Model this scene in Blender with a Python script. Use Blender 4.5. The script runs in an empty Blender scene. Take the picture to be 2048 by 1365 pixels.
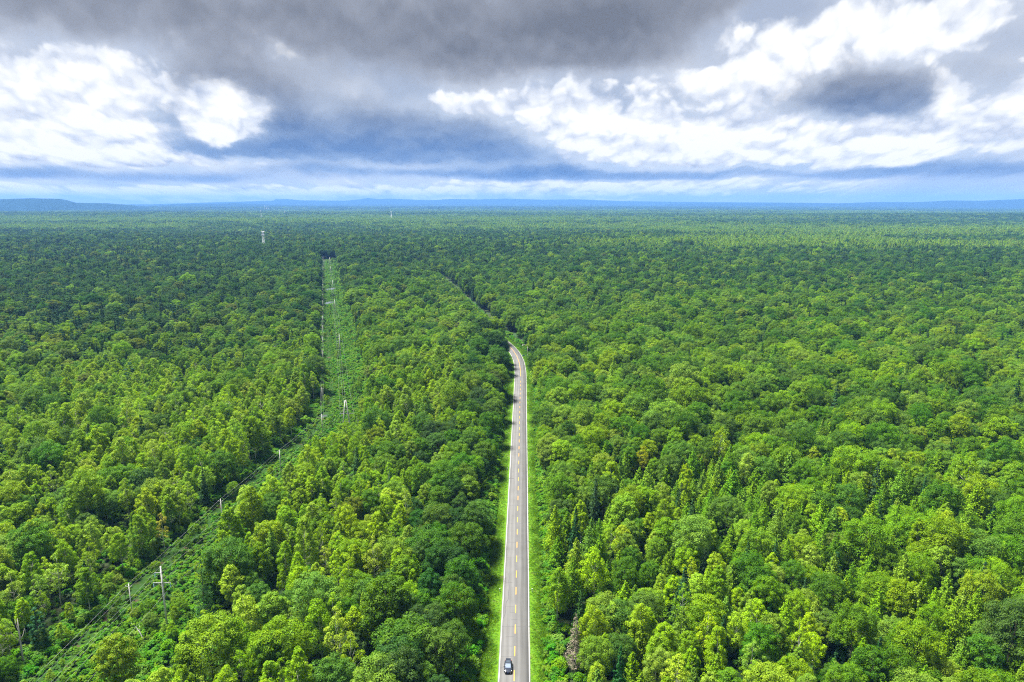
import bpy, bmesh, math, random
import numpy as np

# ------------------------------------------------------------------ camera, sky, sun, exposure
SC = bpy.context.scene
COL = SC.collection
F = 1366.0            # focal length in photo pixels (2048 wide)
PITCH = math.radians(11.52)
HC = 120.0            # flying height in metres
SP, CP = math.sin(PITCH), math.cos(PITCH)

cam_d = bpy.data.cameras.new('camera')
cam_d.sensor_width = 36.0
cam_d.lens = 36.0 * F / 2048.0
cam_d.clip_start = 0.5
cam_d.clip_end = 120000.0
cam = bpy.data.objects.new('camera', cam_d)
cam.location = (0, 0, HC)
cam.rotation_euler = (math.pi / 2 - PITCH, 0, 0)
COL.objects.link(cam)
SC.camera = cam

SUN_EL, SUN_AZ = math.radians(66), math.radians(-58)   # azimuth from +Y, clockwise; high, ahead and left of the camera
SUN_STRENGTH, SUN_ANGLE = 5.0, math.radians(14)
EXPOSURE = 2.2
SKY_STRENGTH = 0.1
HAZE_DENSITY = 5.8e-5
HAZE_COLOR = (0.13, 0.31, 0.70)

SC.view_settings.view_transform = 'Standard'
SC.view_settings.look = 'None'
SC.view_settings.exposure = EXPOSURE
SC.view_settings.gamma = 1.0
SC.view_settings.use_curve_mapping = False
cy = SC.cycles
cy.use_denoising = False
cy.pixel_filter_type = 'BLACKMAN_HARRIS'
cy.filter_width = 1.15
try:
    cy.denoiser = 'OPENIMAGEDENOISE'
    cy.denoising_input_passes = 'RGB_ALBEDO_NORMAL'
    cy.denoising_prefilter = 'FAST'
except Exception:
    pass
cy.max_bounces = 5
cy.diffuse_bounces = 2
cy.transmission_bounces = 4
cy.transparent_max_bounces = 6
cy.volume_bounces = 0
cy.sample_clamp_indirect = 4.0
SC.render.use_persistent_data = False


class X:
    """a node socket with arithmetic, for writing shaders as formulas"""
    nt = None

    def __init__(s, sock): s.s = sock

    @staticmethod
    def math(op, *args, clamp=False):
        n = X.nt.nodes.new('ShaderNodeMath'); n.operation = op; n.use_clamp = clamp
        for i, a in enumerate(args):
            if isinstance(a, X): X.nt.links.new(a.s, n.inputs[i])
            else: n.inputs[i].default_value = a
        return X(n.outputs[0])

    def __add__(s, o): return X.math('ADD', s, o)
    __radd__ = __add__
    def __sub__(s, o): return X.math('SUBTRACT', s, o)
    def __rsub__(s, o): return X.math('SUBTRACT', o, s)
    def __mul__(s, o): return X.math('MULTIPLY', s, o)
    __rmul__ = __mul__
    def __truediv__(s, o): return X.math('DIVIDE', s, o)
    def __rtruediv__(s, o): return X.math('DIVIDE', o, s)
    def clamp(s): return X.math('ADD', s, 0.0, clamp=True)


def smooth(x, a, b):
    n = X.nt.nodes.new('ShaderNodeMapRange'); n.interpolation_type = 'SMOOTHSTEP'
    X.nt.links.new(x.s, n.inputs[0]); n.inputs[1].default_value = a; n.inputs[2].default_value = b
    return X(n.outputs[0])


def vec(x, y, z):
    n = X.nt.nodes.new('ShaderNodeCombineXYZ')
    for i, a in enumerate((x, y, z)):
        if isinstance(a, X): X.nt.links.new(a.s, n.inputs[i])
        else: n.inputs[i].default_value = a
    return n.outputs[0]


def noise(v, scale, detail=6, rough=0.55, dist=0.0, col=False, dim='3D'):
    n = X.nt.nodes.new('ShaderNodeTexNoise'); n.noise_dimensions = dim
    if v is not None: X.nt.links.new(v, n.inputs['Vector'])
    n.inputs['Scale'].default_value = scale; n.inputs['Detail'].default_value = detail
    n.inputs['Roughness'].default_value = rough; n.inputs['Distortion'].default_value = dist
    return n.outputs['Color'] if col else X(n.outputs['Fac'])


def sep(v):
    n = X.nt.nodes.new('ShaderNodeSeparateXYZ'); X.nt.links.new(v, n.inputs[0])
    return X(n.outputs[0]), X(n.outputs[1]), X(n.outputs[2])


def mixc(f, a, b, blend='MIX'):
    n = X.nt.nodes.new('ShaderNodeMix'); n.data_type = 'RGBA'; n.blend_type = blend
    for i, v in ((0, f), (6, a), (7, b)):
        if isinstance(v, X): v = v.s
        if hasattr(v, 'is_linked'): X.nt.links.new(v, n.inputs[i])
        elif i == 0: n.inputs[i].default_value = v
        else: n.inputs[i].default_value = (*v, 1) if len(v) == 3 else v
    return n.outputs[2]


def lin(r, g, b):
    return tuple((c / 12.92 if c <= 0.04045 else ((c + 0.055) / 1.055) ** 2.4) for c in (r / 255, g / 255, b / 255))


def ramp(x, stops):
    n = X.nt.nodes.new('ShaderNodeValToRGB'); X.nt.links.new(x.s, n.inputs[0])
    cr = n.color_ramp
    while len(cr.elements) < len(stops): cr.elements.new(0.5)
    for e, (p, c) in zip(cr.elements, stops): e.position = p; e.color = (*c, 1)
    return n.outputs[0]


def pix_dir(px, py):
    u, v = (px - 1024) / F, (py - 682.5) / F
    y, z = CP - v * SP, -SP - v * CP
    return math.atan2(u, y), math.atan2(z, math.hypot(u, y))     # azimuth, elevation


def build_world():
    w = bpy.data.worlds.new('World'); SC.world = w; w.use_nodes = True
    w.cycles.sampling_method = 'MANUAL'; w.cycles.sample_map_resolution = 256
    nt = w.node_tree; nt.nodes.clear(); X.nt = nt
    out = nt.nodes.new('ShaderNodeOutputWorld'); bg = nt.nodes.new('ShaderNodeBackground')
    nt.links.new(bg.outputs[0], out.inputs[0]); bg.inputs[1].default_value = SKY_STRENGTH
    sky = nt.nodes.new('ShaderNodeTexSky'); sky.sky_type = 'NISHITA'; sky.sun_disc = False
    sky.sun_elevation = SUN_EL; sky.sun_rotation = SUN_AZ; sky.altitude = 100
    tc = nt.nodes.new('ShaderNodeTexCoord')
    x, y, z = sep(tc.outputs['Generated'])
    az = X.math('ARCTAN2', x, y)
    el = X.math('ARCTAN2', z, X.math('SQRT', x * x + y * y))
    elp = X.math('MAXIMUM', el, 0.0)
    # the cloud layer flattens and crowds together toward the horizon
    q = X.math('LOGARITHM', elp + 0.08, math.e) * 0.31
    P = vec(az * (1.0 + 0.02 / (elp + 0.04)), q, 0.37)
    # billowy warp for cloud outlines
    wx, wy, _w = sep(noise(P, 9.0, 5, 0.6, 0.0, True, '2D'))
    wx2, wy2, _w = sep(noise(P, 3.0, 2, 0.5, 0.0, True, '2D'))
    A = az + (wx - 0.5) * 0.07 + (wx2 - 0.5) * 0.05
    E = el + ((wy - 0.5) * 0.045 + (wy2 - 0.5) * 0.02) * smooth(elp, 0.0, 0.08)
    dark = [   # grey cloud bases: photo px, py, half-widths in px, weight
        (650, 0, 700, 60, .80), (1150, 80, 230, 55, .75), (900, 120, 190, 40, .45), (150, 45, 330, 40, .55), (1360, 10, 170, 34, .5),
        (740, 262, 190, 44, .95), (620, 295, 170, 24, .6), (950, 295, 110, 32, .6), (250, 240, 26, 24, .6), (352, 228, 26, 40, 1.2), (455, 300, 110, 12, .8), (410, 165, 90, 20, .6), (560, 235, 40, 40, .6), (180, 290, 46, 12, .5), (60, 255, 40, 10, .4),
        (1600, 200, 165, 42, .88), (1790, 195, 130, 38, .78), (1700, 105, 44, 54, .6), (1985, 120, 50, 46, .4),
        (1450, 347, 290, 9, .95), (1850, 353, 180, 13, .8), (1080, 352, 140, 9, .8), (390, 360, 115, 9, .75), (100, 345, 120, 9, .6),
        (1100, 315, 90, 22, .6), (30, 335, 60, 13, .5), (1965, 305, 90, 20, .6), (700, 345, 200, 8, .4), (120, 270, 50, 12, .3), (420, 140, 130, 30, .35),
    ]
    white = [   # sunlit cumulus
        (60, 175, 110, 44, .75), (230, 150, 90, 40, .75), (150, 245, 110, 30, .7), (590, 110, 45, 26, .6), (310, 165, 40, 24, .5),
        (455, 236, 60, 38, 1.9), (80, 305, 46, 18, .75), (290, 290, 42, 22, .85), (200, 320, 90, 14, .5), (420, 320, 80, 12, .45),
        (1080, 200, 80, 40, .8), (1180, 240, 100, 48, .85), (1330, 285, 110, 34, .85), (1480, 290, 80, 28, .8), (1620, 285, 110, 36, 1.0), (1840, 285, 110, 36, 1.0),
        (1540, 70, 90, 66, .9), (1820, 50, 110, 66, 1.0), (1460, 190, 60, 40, .6), (2035, 190, 40, 50, .6), (1350, 160, 70, 18, .5),
        (905, 210, 30, 15, 1.1), (1895, 190, 30, 20, 1.25), (600, 385, 430, 11, .7), (1330, 373, 240, 9, .9), (150, 384, 210, 10, .6), (930, 362, 60, 7, .6), (800, 335, 120, 8, .4),
    ]
    AE = vec(A, E, 0.0)

    def field(blobs):
        B = X.math('ADD', 0.0, 0.0)
        for px, py, sx, sy, wgt in blobs:
            a0, e0 = pix_dir(px, py)
            fx_, fy_ = F / sx * 0.72, F / sy * 0.72
            n = nt.nodes.new('ShaderNodeVectorMath'); n.operation = 'MULTIPLY_ADD'
            nt.links.new(AE, n.inputs[0]); n.inputs[1].default_value = (fx_, fy_, 0); n.inputs[2].default_value = (-a0 * fx_, -e0 * fy_, 0)
            d = nt.nodes.new('ShaderNodeVectorMath'); d.operation = 'DOT_PRODUCT'
            nt.links.new(n.outputs[0], d.inputs[0]); nt.links.new(n.outputs[0], d.inputs[1])
            B = X.math('MULTIPLY_ADD', X.math('POWER', math.exp(-1), X(d.outputs['Value'])), wgt, B)
        return B

    def puffs(v, scale, detail=2.0):
        n = nt.nodes.new('ShaderNodeTexVoronoi'); n.voronoi_dimensions = '2D'; n.feature = 'SMOOTH_F1'
        nt.links.new(v, n.inputs['Vector']); n.inputs['Scale'].default_value = scale
        n.inputs['Detail'].default_value = detail; n.inputs['Roughness'].default_value = 0.6; n.inputs['Smoothness'].default_value = 0.25
        return X(n.outputs['Distance'])
    BD, BW = field(dark), field(white)
    sx_ = az * (1.0 + 0.02 / (elp + 0.04))
    f1 = noise(P, 7.5, 7, 0.50, 0.0, dim='2D')
    P2 = vec(sx_, q + 0.036, 0.37)
    f2 = noise(P2, 7.5, 4, 0.50, 0.0, dim='2D')
    pw = vec(sx_ + (wx - 0.5) * 0.06, q + (wy - 0.5) * 0.06, 0.0)
    pw2 = vec(sx_ + (wx - 0.5) * 0.06, q + (wy - 0.5) * 0.06 + 0.018, 0.0)
    v1 = 0.50 - puffs(pw, 17.0)
    v2 = 0.50 - puffs(pw2, 17.0, 1.0)
    big = noise(P, 3.0, 2, 0.5, dim='2D')
    rel = (f1 - f2) * 0.85 + (v1 - v2) * 0.40
    # broken white cumulus with puffy rims, shaded from below
    den = BW * 0.70 + (f1 - 0.5) * 0.85 + v1 * 0.34 + (big - 0.5) * 0.25 + 0.17 - BD * 0.34
    m1 = smooth(den, 0.19, 0.42)
    tw = (0.71 + rel * 0.78 + v1 * 0.12 + (den - 0.40) * 0.34).clamp()
    # soft grey bases
    dd = BD * 0.66 - BW * 0.42 + (f1 - 0.5) * 0.60 + (big - 0.5) * 0.40
    m2 = smooth(dd, 0.04, 0.60)
    td = (0.66 - dd * 0.62 + rel * 0.45).clamp()
    k = 10.0 * (2 ** -EXPOSURE)            # cloud radiance such that white is white in the picture

    def c(r, g, b): return tuple(v * k / 10 for v in lin(r, g, b))
    lowf = smooth(el, 0.05, 0.18)
    wh = ramp(tw, [(0.0, c(150, 164, 192)), (0.3, c(188, 199, 220)), (0.58, c(236, 241, 250)), (0.8, tuple(1.1 * v for v in c(255, 255, 255)))])
    dk_hi = ramp(td, [(0.0, c(122, 127, 139)), (0.4, c(160, 165, 177)), (0.8, c(222, 226, 235))])
    dk_lo = ramp(td, [(0.0, c(108, 141, 192)), (0.4, c(156, 180, 215)), (0.8, c(210, 222, 242))])
    back = mixc(lowf, ramp(f1, [(0.3, c(196, 215, 242)), (0.7, c(244, 248, 254))]), ramp(f1, [(0.3, c(178, 188, 208)), (0.7, c(226, 231, 241))]))
    cloud = mixc(m2, mixc(m1, back, wh), mixc(lowf, dk_lo, dk_hi))
    n10 = nt.nodes.new('ShaderNodeVectorMath'); n10.operation = 'SCALE'; n10.inputs['Scale'].default_value = 10.0
    nt.links.new(cloud, n10.inputs[0])
    # thin places let some clear sky through
    thin = (1.0 - m1) * (1.0 - m2) * 0.12
    dim = nt.nodes.new('ShaderNodeVectorMath'); dim.operation = 'SCALE'; dim.inputs['Scale'].default_value = 2 ** -EXPOSURE
    nt.links.new(sky.outputs[0], dim.inputs[0])
    final = mixc(thin, n10.outputs[0], dim.outputs[0])
    nt.links.new(final, bg.inputs[0])


build_world()
sun_d = bpy.data.lights.new('sun', 'SUN')
sun_d.energy = SUN_STRENGTH; sun_d.angle = SUN_ANGLE; sun_d.color = (1.0, 0.955, 0.88)
sun = bpy.data.objects.new('sun', sun_d); COL.objects.link(sun)
sun.rotation_euler = (math.pi / 2 - SUN_EL, 0, math.pi - SUN_AZ)
sun.location = (0, 0, 400)

# ------------------------------------------------------------------ helpers
rng = np.random.default_rng(7)
random.seed(7)


def ground_at(px, py, h=0.0):
    """photo pixel -> point on the plane at height h"""
    u, v = (px - 1024) / F, (py - 682.5) / F
    z = (HC - h) / (SP + v * CP)
    return u * z, z * (CP - v * SP)


def to_pix(x, y, z):
    """world -> photo pixel (arrays)"""
    zc = y * CP + (HC - z) * SP
    yc = (HC - z) * CP - y * SP
    return 1024 + F * x / zc, 682.5 + F * yc / zc


def tag(o, label=None, cat=None, group=None, kind=None):
    if label: o['label'] = label
    if cat: o['category'] = cat
    if group: o['group'] = group
    if kind: o['kind'] = kind
    return o


def empty(name, loc=(0, 0, 0), rz=0.0):
    o = bpy.data.objects.new(name, None); COL.objects.link(o)
    o.location = loc; o.rotation_euler = (0, 0, rz); o.empty_display_size = 0.5
    return o


def place(name, me, parent=None, loc=(0, 0, 0), rot=(0, 0, 0), link=True):
    o = bpy.data.objects.new(name, me)
    if link: COL.objects.link(o)
    o.location = loc; o.rotation_euler = rot
    if parent: o.parent = parent
    return o


def np_mesh(name, v, f, mats, mat_idx=None, smooth_f=False, shade=None):
    """v (n,3), f list/array of quads or ragged faces"""
    me = bpy.data.meshes.new(name)
    v = np.asarray(v, np.float32)
    if isinstance(f, np.ndarray):
        nf, k = f.shape
        me.vertices.add(len(v)); me.vertices.foreach_set('co', v.ravel())
        me.loops.add(nf * k); me.loops.foreach_set('vertex_index', f.astype(np.int32).ravel())
        me.polygons.add(nf); me.polygons.foreach_set('loop_start', np.arange(0, nf * k, k, dtype=np.int32))
        me.update(calc_edges=True)
    else:
        me.from_pydata([tuple(map(float, p)) for p in v], [], f); me.update()
    for m in mats: me.materials.append(m)
    if mat_idx is not None: me.polygons.foreach_set('material_index', np.asarray(mat_idx, np.int32))
    if smooth_f: me.polygons.foreach_set('use_smooth', np.ones(len(me.polygons), bool))
    if shade is not None:
        at = me.attributes.new('shade', 'FLOAT', 'FACE'); at.data.foreach_set('value', np.asarray(shade, np.float32))
    return me


class MB:
    """collects boxes and tubes into one mesh"""
    def __init__(s): s.v = []; s.f = []

    def add(s, v, f):
        n = len(s.v); s.v += [tuple(p) for p in v]; s.f += [tuple(i + n for i in q) for q in f]; return s

    def box(s, c, d, top=None):
        x, y, z = c; a, b, h = d[0] / 2, d[1] / 2, d[2] / 2
        k = top or 1.0
        v = [(x - a, y - b, z - h), (x + a, y - b, z - h), (x + a, y + b, z - h), (x - a, y + b, z - h),
             (x - a * k, y - b * k, z + h), (x + a * k, y - b * k, z + h), (x + a * k, y + b * k, z + h), (x - a * k, y + b * k, z + h)]
        return s.add(v, [(3, 2, 1, 0), (4, 5, 6, 7), (0, 1, 5, 4), (1, 2, 6, 5), (2, 3, 7, 6), (3, 0, 4, 7)])

    def tube(s, pts, radii, n=8, cap=True):
        pts = [np.array(p, float) for p in pts]
        if not hasattr(radii, '__len__'): radii = [radii] * len(pts)
        rings = []; prev = None
        for i, p in enumerate(pts):
            d = pts[min(i + 1, len(pts) - 1)] - pts[max(i - 1, 0)]; d = d / (np.linalg.norm(d) + 1e-9)
            if prev is None:
                a = np.array([0, 0, 1.0]) if abs(d[2]) < 0.9 else np.array([1.0, 0, 0])
                u = np.cross(d, a)
            else:
                u = prev - d * np.dot(prev, d)
            u /= np.linalg.norm(u); prev = u; w = np.cross(d, u)
            rings.append([p + radii[i] * (math.cos(2 * math.pi * k / n) * u + math.sin(2 * math.pi * k / n) * w) for k in range(n)])
        v = [q for r in rings for q in r]; f = []
        for i in range(len(rings) - 1):
            for k in range(n):
                f.append((i * n + k, i * n + (k + 1) % n, (i + 1) * n + (k + 1) % n, (i + 1) * n + k))
        if cap:
            f.append(tuple(range(n - 1, -1, -1))); f.append(tuple((len(rings) - 1) * n + k for k in range(n)))
        return s.add(v, f)

    def mesh(s, name, mat, smooth_f=False):
        return np_mesh(name, np.array(s.v), s.f, [mat], smooth_f=smooth_f)

    def build(s, name, mat, parent=None, loc=(0, 0, 0), rot=(0, 0, 0), smooth_f=False):
        return place(name, s.mesh(name, mat, smooth_f), parent, loc, rot)


def new_mat(name):
    m = bpy.data.materials.new(name); m.use_nodes = True
    nt = m.node_tree; X.nt = nt
    return m, nt, nt.nodes['Principled BSDF']


def simple(name, col, rough=0.6, metal=0.0, spec=0.5, vary=0.15, scale=3.0, coat=0.0):
    m, nt, b = new_mat(name)
    tc = nt.nodes.new('ShaderNodeTexCoord')
    f = noise(tc.outputs['Object'], scale, 5, 0.6)
    c = mixc(smooth(f, 0.3, 0.7), tuple(v * (1 - vary) for v in col), tuple(min(1, v * (1 + vary)) for v in col))
    nt.links.new(c, b.inputs['Base Color'])
    b.inputs['Roughness'].default_value = rough; b.inputs['Metallic'].default_value = metal
    b.inputs['Specular IOR Level'].default_value = spec; b.inputs['Coat Weight'].default_value = coat
    b.inputs['Coat Roughness'].default_value = 0.03
    return m


def leaf_mat(name, a, b_, c, trans=0.32, hue_w=0.06):
    """a, b_, c: dark / main / pale leaf colours; each tree and each spray of leaves has its own shade"""
    m, nt, b = new_mat(name)
    oi = nt.nodes.new('ShaderNodeObjectInfo')
    at = nt.nodes.new('ShaderNodeAttribute'); at.attribute_name = 'shade'
    r = X(oi.outputs['Random']); s = X(at.outputs['Fac'])
    t = (r * 0.62 + s * 0.38)
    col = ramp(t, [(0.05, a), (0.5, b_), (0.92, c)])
    hs = nt.nodes.new('ShaderNodeHueSaturation')
    nt.links.new(col, hs.inputs['Color'])
    r2 = X.math('FRACT', r * 7.31)
    nt.links.new((0.5 + (r2 - 0.5) * hue_w).s, hs.inputs['Hue'])
    r3 = X.math('FRACT', r * 13.7)
    r4 = X.math('FRACT', r * 29.3)
    nt.links.new((0.93 + r4 * 0.17).s, hs.inputs['Saturation'])
    nt.links.new((0.82 + r3 * 0.36).s, hs.inputs['Value'])
    col = hs.outputs[0]
    nt.links.new(col, b.inputs['Base Color'])
    b.inputs['Roughness'].default_value = 0.6; b.inputs['Specular IOR Level'].default_value = 0.10
    tr = nt.nodes.new('ShaderNodeBsdfTranslucent')
    tcol = mixc(1.0, col, (1.0, 1.15, 0.45), 'MULTIPLY')
    nt.links.new(tcol, tr.inputs[0])
    mx = nt.nodes.new('ShaderNodeMixShader'); mx.inputs[0].default_value = trans
    nt.links.new(b.outputs[0], mx.inputs[1]); nt.links.new(tr.outputs[0], mx.inputs[2])
    nt.links.new(mx.outputs[0], nt.nodes['Material Output'].inputs[0])
    return m


M = {}
M['birch'] = leaf_mat('birch leaves', (.080, .180, .003), (.160, .275, .003), (.23, .33, .005), hue_w=.022)
M['broad'] = leaf_mat('broad leaves', (.026, .085, .005), (.078, .165, .003), (.165, .26, .003), hue_w=.025)
M['oak'] = leaf_mat('dark oak leaves', (.014, .052, .008), (.032, .088, .007), (.062, .13, .006), hue_w=.03)  # dark tone also imitates cloud shade on the mid-distance stands
M['larch'] = leaf_mat('larch needles', (.055, .15, .004), (.105, .215, .003), (.165, .275, .004), .3, .02)
M['spruce'] = leaf_mat('spruce needles', (.009, .040, .012), (.015, .056, .012), (.026, .078, .012), .15, .04)
M['pine'] = leaf_mat('pine needles', (.011, .048, .018), (.018, .066, .021), (.032, .092, .022), .15, .05)
M['shrub'] = leaf_mat('shrub leaves', (.032, .11, .004), (.066, .175, .003), (.115, .23, .005), .38, .045)
M['grass'] = leaf_mat('grass blades', (.042, .110, .002), (.068, .15, .002), (.105, .185, .004), .35, .04)
M['olive'] = leaf_mat('olive leaves', (.05, .09, .010), (.085, .130, .010), (.13, .17, .012), .3, .02)
M['rust'] = leaf_mat('withered needles', (.10, .088, .066), (.145, .125, .095), (.19, .165, .125), .15, .01)
M['gold'] = leaf_mat('turning leaves', (.15, .19, .008), (.22, .24, .010), (.28, .28, .012), .35, .02)
M['bark'] = simple('grey brown bark', (.10, .082, .062), .9, vary=.35, scale=1.5)
M['white_bark'] = simple('white birch bark', (.38, .37, .34), .8, vary=.25, scale=1.2)
M['dead_wood'] = simple('bleached dead wood', (.40, .37, .33), .9, vary=.2)
M['concrete'] = simple('weathered concrete pole', (.48, .47, .45), .85, vary=.12)
M['steel'] = simple('galvanised steel', (.20, .21, .22), .55, .2, vary=.1)
M['glass_insulator'] = simple('blue green insulator', (.22, .46, .50), .15, 0, .7, vary=.1)
M['wire'] = simple('aluminium wire', (.20, .21, .22), .6, .0, vary=.05)
M['white_paint'] = simple('white paint', (.60, .60, .59), .6, vary=.05)
M['blue_paint'] = simple('blue paint', (.03, .14, .50), .5, vary=.05)
M['mast'] = simple('pale painted mast steel', (.80, .81, .84), .5, .2, vary=.08)
M['mast_red'] = simple('faded red mast steel', (.50, .22, .18), .6, .1, vary=.1)
M['orange'] = simple('orange plastic', (.85, .30, .01), .5, vary=.1)
M['water'] = simple('still water', (.05, .06, .06), .06, 0, .8, vary=.05)

# ------------------------------------------------------------------ paths: the road and the power-line clearing
def catmull(pts, step=4.0):
    p = [np.array(q, float) for q in pts]; p = [2 * p[0] - p[1]] + p + [2 * p[-1] - p[-2]]
    out = []
    for i in range(1, len(p) - 2):
        n = max(2, int(np.linalg.norm(p[i + 1] - p[i]) / step))
        for k in range(n):
            t = k / n
            out.append(0.5 * ((2 * p[i]) + (-p[i - 1] + p[i + 1]) * t + (2 * p[i - 1] - 5 * p[i] + 4 * p[i + 1] - p[i + 2]) * t * t
                              + (-p[i - 1] + 3 * p[i] - 3 * p[i + 1] + p[i + 2]) * t ** 3))
    out.append(p[-2])
    return np.array(out)


def rx(y): return 0.6 + 0.0175 * (y - 157)


ROAD = catmull([(rx(d), d) for d in (60, 130, 200, 260, 320, 380, 430, 466)] +
               [(5.9, 490), (4.9, 514), (2.2, 540), (-2.6, 566), (-9.5, 594), (-24, 644), (-46, 740), (-76, 880), (-122, 1085), (-180, 1260), (-300, 1560), (-420, 1900)], 3.0)
CLEAR = catmull([(-112, 90), (-110, 180), (-107, 260), (-101, 312), (-97, 352), (-106, 420), (-140, 543), (-200, 762), (-250, 945), (-331, 1240), (-388, 1450)], 5.0)


def dist_to(path, x, y, signed=False):
    """distance of points to a polyline (arrays, coarse but smooth enough)"""
    x = np.atleast_1d(x); y = np.atleast_1d(y)
    xs = np.interp(y, path[:, 1], path[:, 0])
    dy = np.gradient(path[:, 0], path[:, 1]); sl = np.interp(y, path[:, 1], dy)
    d = (x - xs) / np.sqrt(1 + sl * sl)
    return d


def value_noise(x, y, cell, seed):
    xi = np.floor(x / cell).astype(np.int64); yi = np.floor(y / cell).astype(np.int64)
    fx = x / cell - xi; fy = y / cell - yi
    fx = fx * fx * (3 - 2 * fx); fy = fy * fy * (3 - 2 * fy)

    def h(a, b):
        n = (a * 374761393 + b * 668265263 + seed * 982451653) & 0x7fffffff
        n = ((n ^ (n >> 13)) * 1274126177) & 0x7fffffff
        return ((n ^ (n >> 16)) & 0xffff) / 65535.0
    a, b, c, d = h(xi, yi), h(xi + 1, yi), h(xi, yi + 1), h(xi + 1, yi + 1)
    return (a * (1 - fx) + b * fx) * (1 - fy) + (c * (1 - fx) + d * fx) * fy


def sstep(a, b, x):
    t = np.clip((x - a) / (b - a), 0, 1); return t * t * (3 - 2 * t)


def terrain(x, y):
    r = np.hypot(x, y)
    n = (value_noise(x * 0.35 + 300, y, 1300, 3) - 0.5) * 26 + (value_noise(x * 0.5, y, 520, 5) - 0.5) * 9
    n2 = (value_noise(x * 0.3 + 5000, y, 4200, 9) - 0.5) * 60
    return n * sstep(1100, 3200, r) + n2 * sstep(4500, 12000, r)


# ------------------------------------------------------------------ ground
def ground_material():
    m, nt, b = new_mat('forest floor')
    tc = nt.nodes.new('ShaderNodeTexCoord')
    f = noise(tc.outputs['Object'], 0.35, 6, 0.65)
    c = mixc(smooth(f, 0.35, 0.65), (.020, .019, .011), (.020, .034, .009))
    f2 = noise(tc.outputs['Object'], 0.02, 4, 0.6)
    c = mixc(smooth(f2, 0.4, 0.6), c, (.018, .040, .010))
    nt.links.new(c, b.inputs['Base Color']); b.inputs['Roughness'].default_value = 0.95
    b.inputs['Specular IOR Level'].default_value = 0.1
    return m


M['floor'] = ground_material()


def build_ground():
    rad = np.concatenate([[0], np.geomspace(40, 26000, 130)])
    na = 240; ang = np.linspace(0, 2 * np.pi, na, endpoint=False)
    R, A = np.meshgrid(rad[1:], ang, indexing='ij')
    x, y = R * np.sin(A), R * np.cos(A); z = terrain(x, y)
    v = np.concatenate([[[0, 0, 0]], np.stack([x, y, z], -1).reshape(-1, 3)])
    i, j = np.meshgrid(np.arange(len(rad) - 2), np.arange(na), indexing='ij')
    a = 1 + i * na + j; b = 1 + i * na + (j + 1) % na; c = 1 + (i + 1) * na + (j + 1) % na; d = 1 + (i + 1) * na + j
    quads = np.stack([d, c, b, a], -1).reshape(-1, 4)
    f = [tuple(q) for q in quads.tolist()] + [(0, 1 + (k + 1) % na, 1 + k)[::-1] for k in range(na)]
    me = np_mesh('ground', v, f, [M['floor']], smooth_f=True)
    tag(place('ground', me), kind='structure')


build_ground()


def ribbon(path, offs, name, mat, parent=None, s0=None, s1=None, thick=None):
    """sheet along a path; offs = list of (lateral offset, height)"""
    d = np.gradient(path, axis=0); d /= np.linalg.norm(d, axis=1)[:, None]
    nrm = np.stack([d[:, 1], -d[:, 0]], 1)
    v = []
    for o, h in offs:
        p = path + nrm * o
        v.append(np.concatenate([p, np.full((len(p), 1), h)], 1))
    k = len(offs); n = len(path)
    V = np.stack(v, 1).reshape(-1, 3)
    i, j = np.meshgrid(np.arange(n - 1), np.arange(k - 1), indexing='ij')
    a = i * k + j
    f = np.stack([a, a + 1, a + k + 1, a + k], -1).reshape(-1, 4)
    return place(name, np_mesh(name, V, f, [mat], smooth_f=True), parent)


def road_material():
    m, nt, b = new_mat('worn pale asphalt')
    tc = nt.nodes.new('ShaderNodeTexCoord'); P = tc.outputs['Object']
    x, y, z = sep(P)
    lat = x - (0.6 - 0.0175 * 157) - y * 0.0175
    n1 = noise(P, 0.16, 5, 0.6); n2 = noise(P, 6.0, 4, 0.7); n3 = noise(vec(x * 1.2, y * 0.03, 0.0), 1.0, 5, 0.6)
    tr = None
    for c in (-2.75, -1.15, 1.2, 2.8):
        g = X.math('EXPONENT', (lat - c) * (lat - c) * -5.0)
        tr = g if tr is None else tr + g
    val = 0.066 + tr * 0.018 + (n1 - 0.5) * 0.035 + (n2 - 0.5) * 0.03 + (n3 - 0.5) * 0.07
    cc = nt.nodes.new('ShaderNodeCombineColor')
    nt.links.new((val * 1.0).s, cc.inputs[0]); nt.links.new((val * 1.0).s, cc.inputs[1]); nt.links.new((val * 0.975).s, cc.inputs[2])
    nt.links.new(cc.outputs[0], b.inputs['Base Color'])
    b.inputs['Roughness'].default_value = 0.85; b.inputs['Specular IOR Level'].default_value = 0.25
    return m


def line_material(name, col):
    m, nt, b = new_mat(name)
    tc = nt.nodes.new('ShaderNodeTexCoord')
    f = noise(tc.outputs['Object'], 2.5, 6, 0.7)
    c = mixc(smooth(f, 0.28, 0.44), (.09, .089, .085), col)
    nt.links.new(c, b.inputs['Base Color']); b.inputs['Roughness'].default_value = 0.6
    return m


def verge_material():
    m, nt, b = new_mat('mown grass verge')
    tc = nt.nodes.new('ShaderNodeTexCoord')
    f = noise(tc.outputs['Object'], 0.5, 6, 0.65); g = noise(tc.outputs['Object'], 5.0, 4, 0.7)
    c = mixc(smooth(f, 0.3, 0.7), (.040, .105, .003), (.070, .14, .004))
    c = mixc(smooth(g, 0.5, 0.75), c, (.028, .085, .004))
    h = noise(tc.outputs['Object'], 0.23, 5, 0.7)
    c = mixc(smooth(h, 0.56, 0.66) * 0.7, c, (.060, .055, .020))
    nt.links.new(c, b.inputs['Base Color']); b.inputs['Roughness'].default_value = 0.9
    b.inputs['Specular IOR Level'].default_value = 0.1
    return m


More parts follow.
